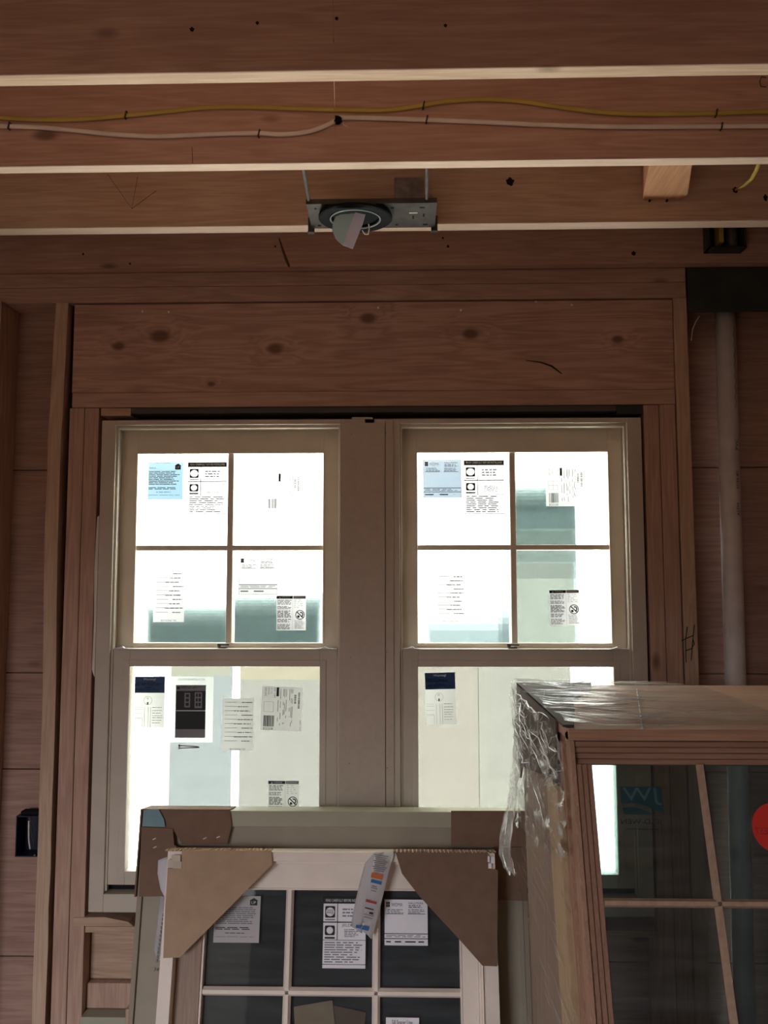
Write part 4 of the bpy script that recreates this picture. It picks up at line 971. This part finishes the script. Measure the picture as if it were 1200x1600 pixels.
# C: deep stained unit wrapped in plastic at the right
YF, TC, TB = -.90, .30, .16           # front top y, front lean, back lean
P0 = at(888, 1140, YF); CX0 = P0.x; CZ = P0.z; CX1 = 1.35
YBk = at(800, 1070, -.37).y
Cr = empty('wrapped_window_unit', loc=(CX0, YF, 0)); CO = Vector(Cr.location)
def CB(nm, mb, mat, par=None, **k):
    for v in mb.bm.verts: v.co -= CO
    return mb.build(nm, mat, par or Cr, **k)
xb0 = at(806, 1250, -.41).x
def yf(z): return YF-(CZ-z)*TC
def yb(z): return YBk-(CZ-z)*TB
th = .018
# side panel: back grey board, recess, front jamb strips
mb = MB(); ym = lambda z: yf(z)+.155
mb.prism([(yb(0), 0), (ym(0), 0), (ym(CZ-.02), CZ-.02), (yb(CZ-.02), CZ-.02)], CX0+.002, CX0+.002+th, 'X'); CB('side_panel', mb, M_grey)
mb = MB(); mb.prism([(ym(0), 0), (yf(0)+.03, 0), (yf(CZ-.004)+.03, CZ-.004), (ym(CZ-.004), CZ-.004)], CX0+.006, CX0+.03, 'X'); CB('side_jamb', mb, M_unfinZ)
zst = 1.215
mb = MB(); mb.prism([(yf(0)+.175, 0), (yf(0)+.075, 0), (yf(zst)+.075, zst+.006), (yf(zst)+.175, zst)], CX0-.012, CX0+.001, 'X', bev=.001); CB('pine_strip', mb, M_strip)
mb = MB(); mb.prism([(yf(0)+.07, 0), (yf(0)+.05, 0), (yf(CZ-.03)+.05, CZ-.03), (yf(CZ-.03)+.07, CZ-.03)], CX0-.002, CX0+.006, 'X'); CB('side_bead', mb, M_unfinZ)
mb = MB(); mb.box(CX0, CX1, YF+.002, YBk, CZ-.018, CZ, .001); CB('top_board', mb, M_unfin)
xs = at(995, 1078, -.4)
mb = MB(); mb.tube([atz(995, 1077, CZ+.0006), atz(1004, 1139, CZ+.0006)], .0011, 6); CB('seam', mb, M_paperopaque)
mb = MB(); mb.prism([(yb(0), 0), (yf(0)+.03, 0), (yf(CZ-.02)+.03, CZ-.02), (yb(CZ-.02), CZ-.02)], CX1-.02, CX1, 'X'); CB('side_panel', mb, M_grey)
# front frame in its own leaning plane
MC = Matrix.Translation((0, yf(0), 0)) @ Matrix.Rotation(-math.atan(TC), 4, 'X')
MCi = MC.copy()
ZT_ = loc_on(1000, 1141, MC, 0).z
def CF(nm, mb, mat, par=None):
    for v in mb.bm.verts: v.co = (MC @ v.co)-CO
    return mb.build(nm, mat, par or Cr)
gl = loc_on(925, 1197, MC, .012); gx = gl.x; gz = loc_on(1100, 1195, MC, .012).z
m1 = MB(); e0 = CX0; 
m1.box(e0, CX1, 0, .03, ZT_-.016, ZT_, .001)
CF('head_frame', m1, M_unfin)
m1 = MB(); m1.box(e0, e0+.008, 0, .03, 0, ZT_-.016, .001); CF('stile_frame', m1, M_unfinZ)
m1 = MB(); n = 4
hT = ZT_-.0165; stp = (hT-gz)/n
for k in range(n): m1.box(e0+.0085, CX1, .004+.003*k, .034, hT-stp*(k+1), hT-stp*k-.0003, .0012)
CF('head_moulding', m1, wood('dark_pine', (.46, .28, .20), (.27, .145, .095), 'X', knots=False, fine=3))
m1 = MB(); sx_ = (gx-(e0+.0085))/3
for k in range(3): m1.box(e0+.0085+sx_*k+.0002, e0+.0085+sx_*(k+1), .004+.003*k, .034, 0, gz, .0012)
CF('stile_moulding', m1, wood('dark_pine_upright', (.46, .28, .20), (.27, .145, .095), 'Z', knots=False, fine=3))
CF('bottom_rail', MB().box(e0+.0085, CX1, .004, .034, .001, .12, .001), M_unfin)
mxp = loc_on(1094.5, 1195, MC, .008).x; mzp = loc_on(1000, 1411, MC, .008).z; pw = mxp-gx; ph = gz-mzp
M_munt = plain('pale_tan_muntin', (.46, .33, .24), .6, var=.12, vs=90)
for k in range(5):
    x = mxp+k*(pw+.003)
    m1 = MB(); m1.prism([(x-.0062, .012), (x-.003, .004), (x+.003, .004), (x+.0062, .012)], .12, gz, 'Z'); CF('muntin', m1, M_munt)
for k in range(5):
    z = mzp-k*(ph+.003)
    m1 = MB(); m1.prism([(.012, z-.0062), (.004, z-.003), (.004, z+.003), (.012, z+.0062)], gx, CX1, 'X'); CF('muntin', m1, M_munt)
CF('glass', MB().box(gx-.004, CX1-.01, .0135, .0165, .11, gz+.003), M_glassC)
# mirrored logo on the back of the glass
lb = [loc_on(x, y, MC, .018) for x, y in ((968, 1229), (1033, 1229), (1033, 1273), (968, 1273))]
lx0_, lx1_, lz1, lz0 = lb[0].x, lb[1].x, lb[0].z, lb[2].z; lw, lh = lx1_-lx0_, lz1-lz0
m1 = MB()
sw = [(lx0_, lz1), (lx1_, lz1), (lx1_, lz0+lh*.0), (lx1_-lw*.12, lz0)]
m1.prism([(lx0_, lz1), (lx1_, lz1), (lx1_, lz0), (lx1_-lw*.15, lz0+lh*.12), (lx0_+lw*.55, lz0+lh*.33), (lx0_+lw*.25, lz0+lh*.42), (lx0_, lz0+lh*.38)], .0170, .0173)
m1.prism([(lx0_+lw*.02, lz0+lh*.25), (lx0_+lw*.3, lz0+lh*.26), (lx0_+lw*.58, lz0+lh*.14), (lx0_+lw*.75, lz0), (lx0_+lw*.05, lz0)], .0170, .0173)
lo_ = CF('logo', m1, M_logo)
m1 = MB(); put_text(m1, 'JW', lx0_+lw*.06, lx1_-lw*.04, lz0+lh*.34, lz1-lh*.04, .0167, mirror=True); CF('logo_letters', m1, paper('logo_letter_film', (.40, .46, .48), (.3, .36, .38)))
a_ = loc_on(970, 1280, MC, .0167); b_ = loc_on(1036, 1290, MC, .0167)
m1 = MB(); put_text(m1, 'JELD-WEN', a_.x, b_.x, b_.z, a_.z, .0167, mirror=True)
a_ = loc_on(978, 1294, MC, .0167); b_ = loc_on(1030, 1297, MC, .0167); put_text(m1, 'WINDOWS & DOORS', a_.x, b_.x, b_.z, a_.z, .0167, mirror=True); CF('logo_letters', m1, M_black)
tag(Cr, 'deep reddish wood window unit wrapped in clear plastic at the lower right', 'window unit')
q = loc_on(1213, 1294, MC, .0125)
mb = MB(); mb.prism([(q.x+.0365*math.cos(k*math.pi/20), q.z+.0365*math.sin(k*math.pi/20)) for k in range(40)], .0120, .0126)
rd = mb.build('round_sticker', M_red, M=MC); tag(rd, 'round bright red sticker on the glass at the right edge', 'sticker')
mb = MB(); put_text(mb, 'TEST', q.x-.034, q.x-.006, q.z-.009, q.z+.001, .0116, mirror=True); mb.build('print', M_inkred, rd)

# ---- stretch wrap
Wr = empty('stretch_wrap', loc=(CX0, YF, CZ)); WO = Vector(Wr.location)
def nz(p, s, a): return noise.noise_vector(Vector(p)*s)*a
def top_f(u, v):
    # u along x (0 left), v from back edge to front edge
    x = CX0-.012+u*.40; y = YBk+.01+(YF-.012-YBk)*v; z = CZ+.005+.012*(1-u)**2*abs(math.sin(v*9+u*3))
    p = Vector((x, y, z)); d = nz((x*2, y*14, 1), 2.2, .012*(1-.7*u)); d.z = abs(d.z); return p+d-WO
mb = MB(); mb.grid(top_f, 60, 60); mb.build('top_film', M_wrap, Wr, smooth=True)
def side_f(u, v):
    # u from back to front, v downwards
    z = CZ+.006-v*.30*(1-.35*u)
    y = yb(z)+.02+(yf(z)-.004-yb(z)-.02)*u
    x = CX0-.014-.012*math.sin(math.pi*u)*(1-v*.5)
    p = Vector((x, y, z)); d = nz((0, y*1.0, z*1.0), 16, .014)+nz((3, y, z), 45, .005); d.x = -abs(d.x); return p+d-WO
mb = MB(); mb.grid(side_f, 70, 70); mb.build('side_film', M_wrapx, Wr, smooth=True)
def thin_f(u, v):
    z = CZ-.20-v*(CZ-.25); y = yb(z)+.02+(yf(z)-.003-yb(z)-.02)*u; p = Vector((CX0-.017, y, z)); return p+nz((0, y, z), 14, .003)-WO
mb = MB(); mb.grid(thin_f, 30, 60); mb.build('thin_film', M_wrapthin, Wr, smooth=True)
# dark cardboard under the film at the top corner
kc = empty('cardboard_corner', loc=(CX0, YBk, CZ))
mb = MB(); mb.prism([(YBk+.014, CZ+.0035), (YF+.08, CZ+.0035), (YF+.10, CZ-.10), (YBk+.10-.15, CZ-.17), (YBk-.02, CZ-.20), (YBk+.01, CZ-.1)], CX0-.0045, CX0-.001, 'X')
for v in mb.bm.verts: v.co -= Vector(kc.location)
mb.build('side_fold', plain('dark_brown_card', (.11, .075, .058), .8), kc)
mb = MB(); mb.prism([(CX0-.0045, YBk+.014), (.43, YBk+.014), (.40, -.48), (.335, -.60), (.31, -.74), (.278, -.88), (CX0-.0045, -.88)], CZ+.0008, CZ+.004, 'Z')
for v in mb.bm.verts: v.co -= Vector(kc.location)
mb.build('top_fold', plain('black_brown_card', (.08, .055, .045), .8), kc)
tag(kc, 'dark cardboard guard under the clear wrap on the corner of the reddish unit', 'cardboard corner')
# creases: fine bright ridges where the film is pulled tight
mb = MB(); rr = random.Random(3)
for k in range(46):
    u0, v0 = rr.uniform(.0, .85), rr.uniform(.02, .55); u1 = u0+rr.uniform(.1, .35); v1 = v0-rr.uniform(.05, .35)*(1 if k % 3 else -1)
    pts = []
    for j in range(7):
        t = j/6; p = side_f(min(1, max(0, u0+(u1-u0)*t)), min(1, max(0, v0+(v1-v0)*t+.02*math.sin(t*5+k)))); p.x -= .0015; pts.append(p)
    mb.tube(pts, [.0002, .0006, .0009, .001, .0008, .0005, .0002], 5)
for k in range(34):
    v0 = rr.uniform(.05, .98); u0 = rr.uniform(0, .5); L_ = rr.uniform(.12, .5); pts = []
    for j in range(7):
        t = j/6; p = top_f(min(1, u0+L_*t), min(1, v0+.03*math.sin(k+t*2))); p.z += .0012; pts.append(p)
    mb.tube(pts, [.0002, .0005, .0008, .0009, .0007, .0004, .0002], 5)
cr_ = mb.build('film_creases', stretch_wrap('film_crease', (20, 20, 20), lo=.3, hi=.6, amt=.9, base=.5), Wr, smooth=True); cr_['kind'] = 'stuff'
# trailing tail of film
tail = [(812, 1075, 822), (806, 1120, 817), (803, 1160, 812), (801, 1195, 812), (797, 1225, 808), (794, 1255, 806), (787, 1280, 802), (781, 1310, 799), (779, 1335, 797), (786, 1355, 804), (794, 1366, 807)]
def tail_f(u, v):
    t = v*(len(tail)-1); i = min(int(t), len(tail)-2); f = t-i
    xl = tail[i][0]*(1-f)+tail[i+1][0]*f; xr = tail[i][2]*(1-f)+tail[i+1][2]*f; yy = tail[i][1]*(1-f)+tail[i+1][1]*f
    dep = -.42-.02*v
    p = at(xl+(xr-xl)*u, yy, dep); p.y += .010*math.sin(u*9+v*4); return p+nz((u*.02, 0, p.z), 50, .003)-WO
mb = MB(); mb.grid(tail_f, 12, 80); mb.build('tail_film', stretch_wrap('stretch_wrap_tail', (90, 20, 12), lo=.35, hi=.65, amt=.75, base=.22), Wr, smooth=True)
tag(Wr, 'crumpled clear stretch wrap around the corner of the reddish unit', 'plastic wrap')
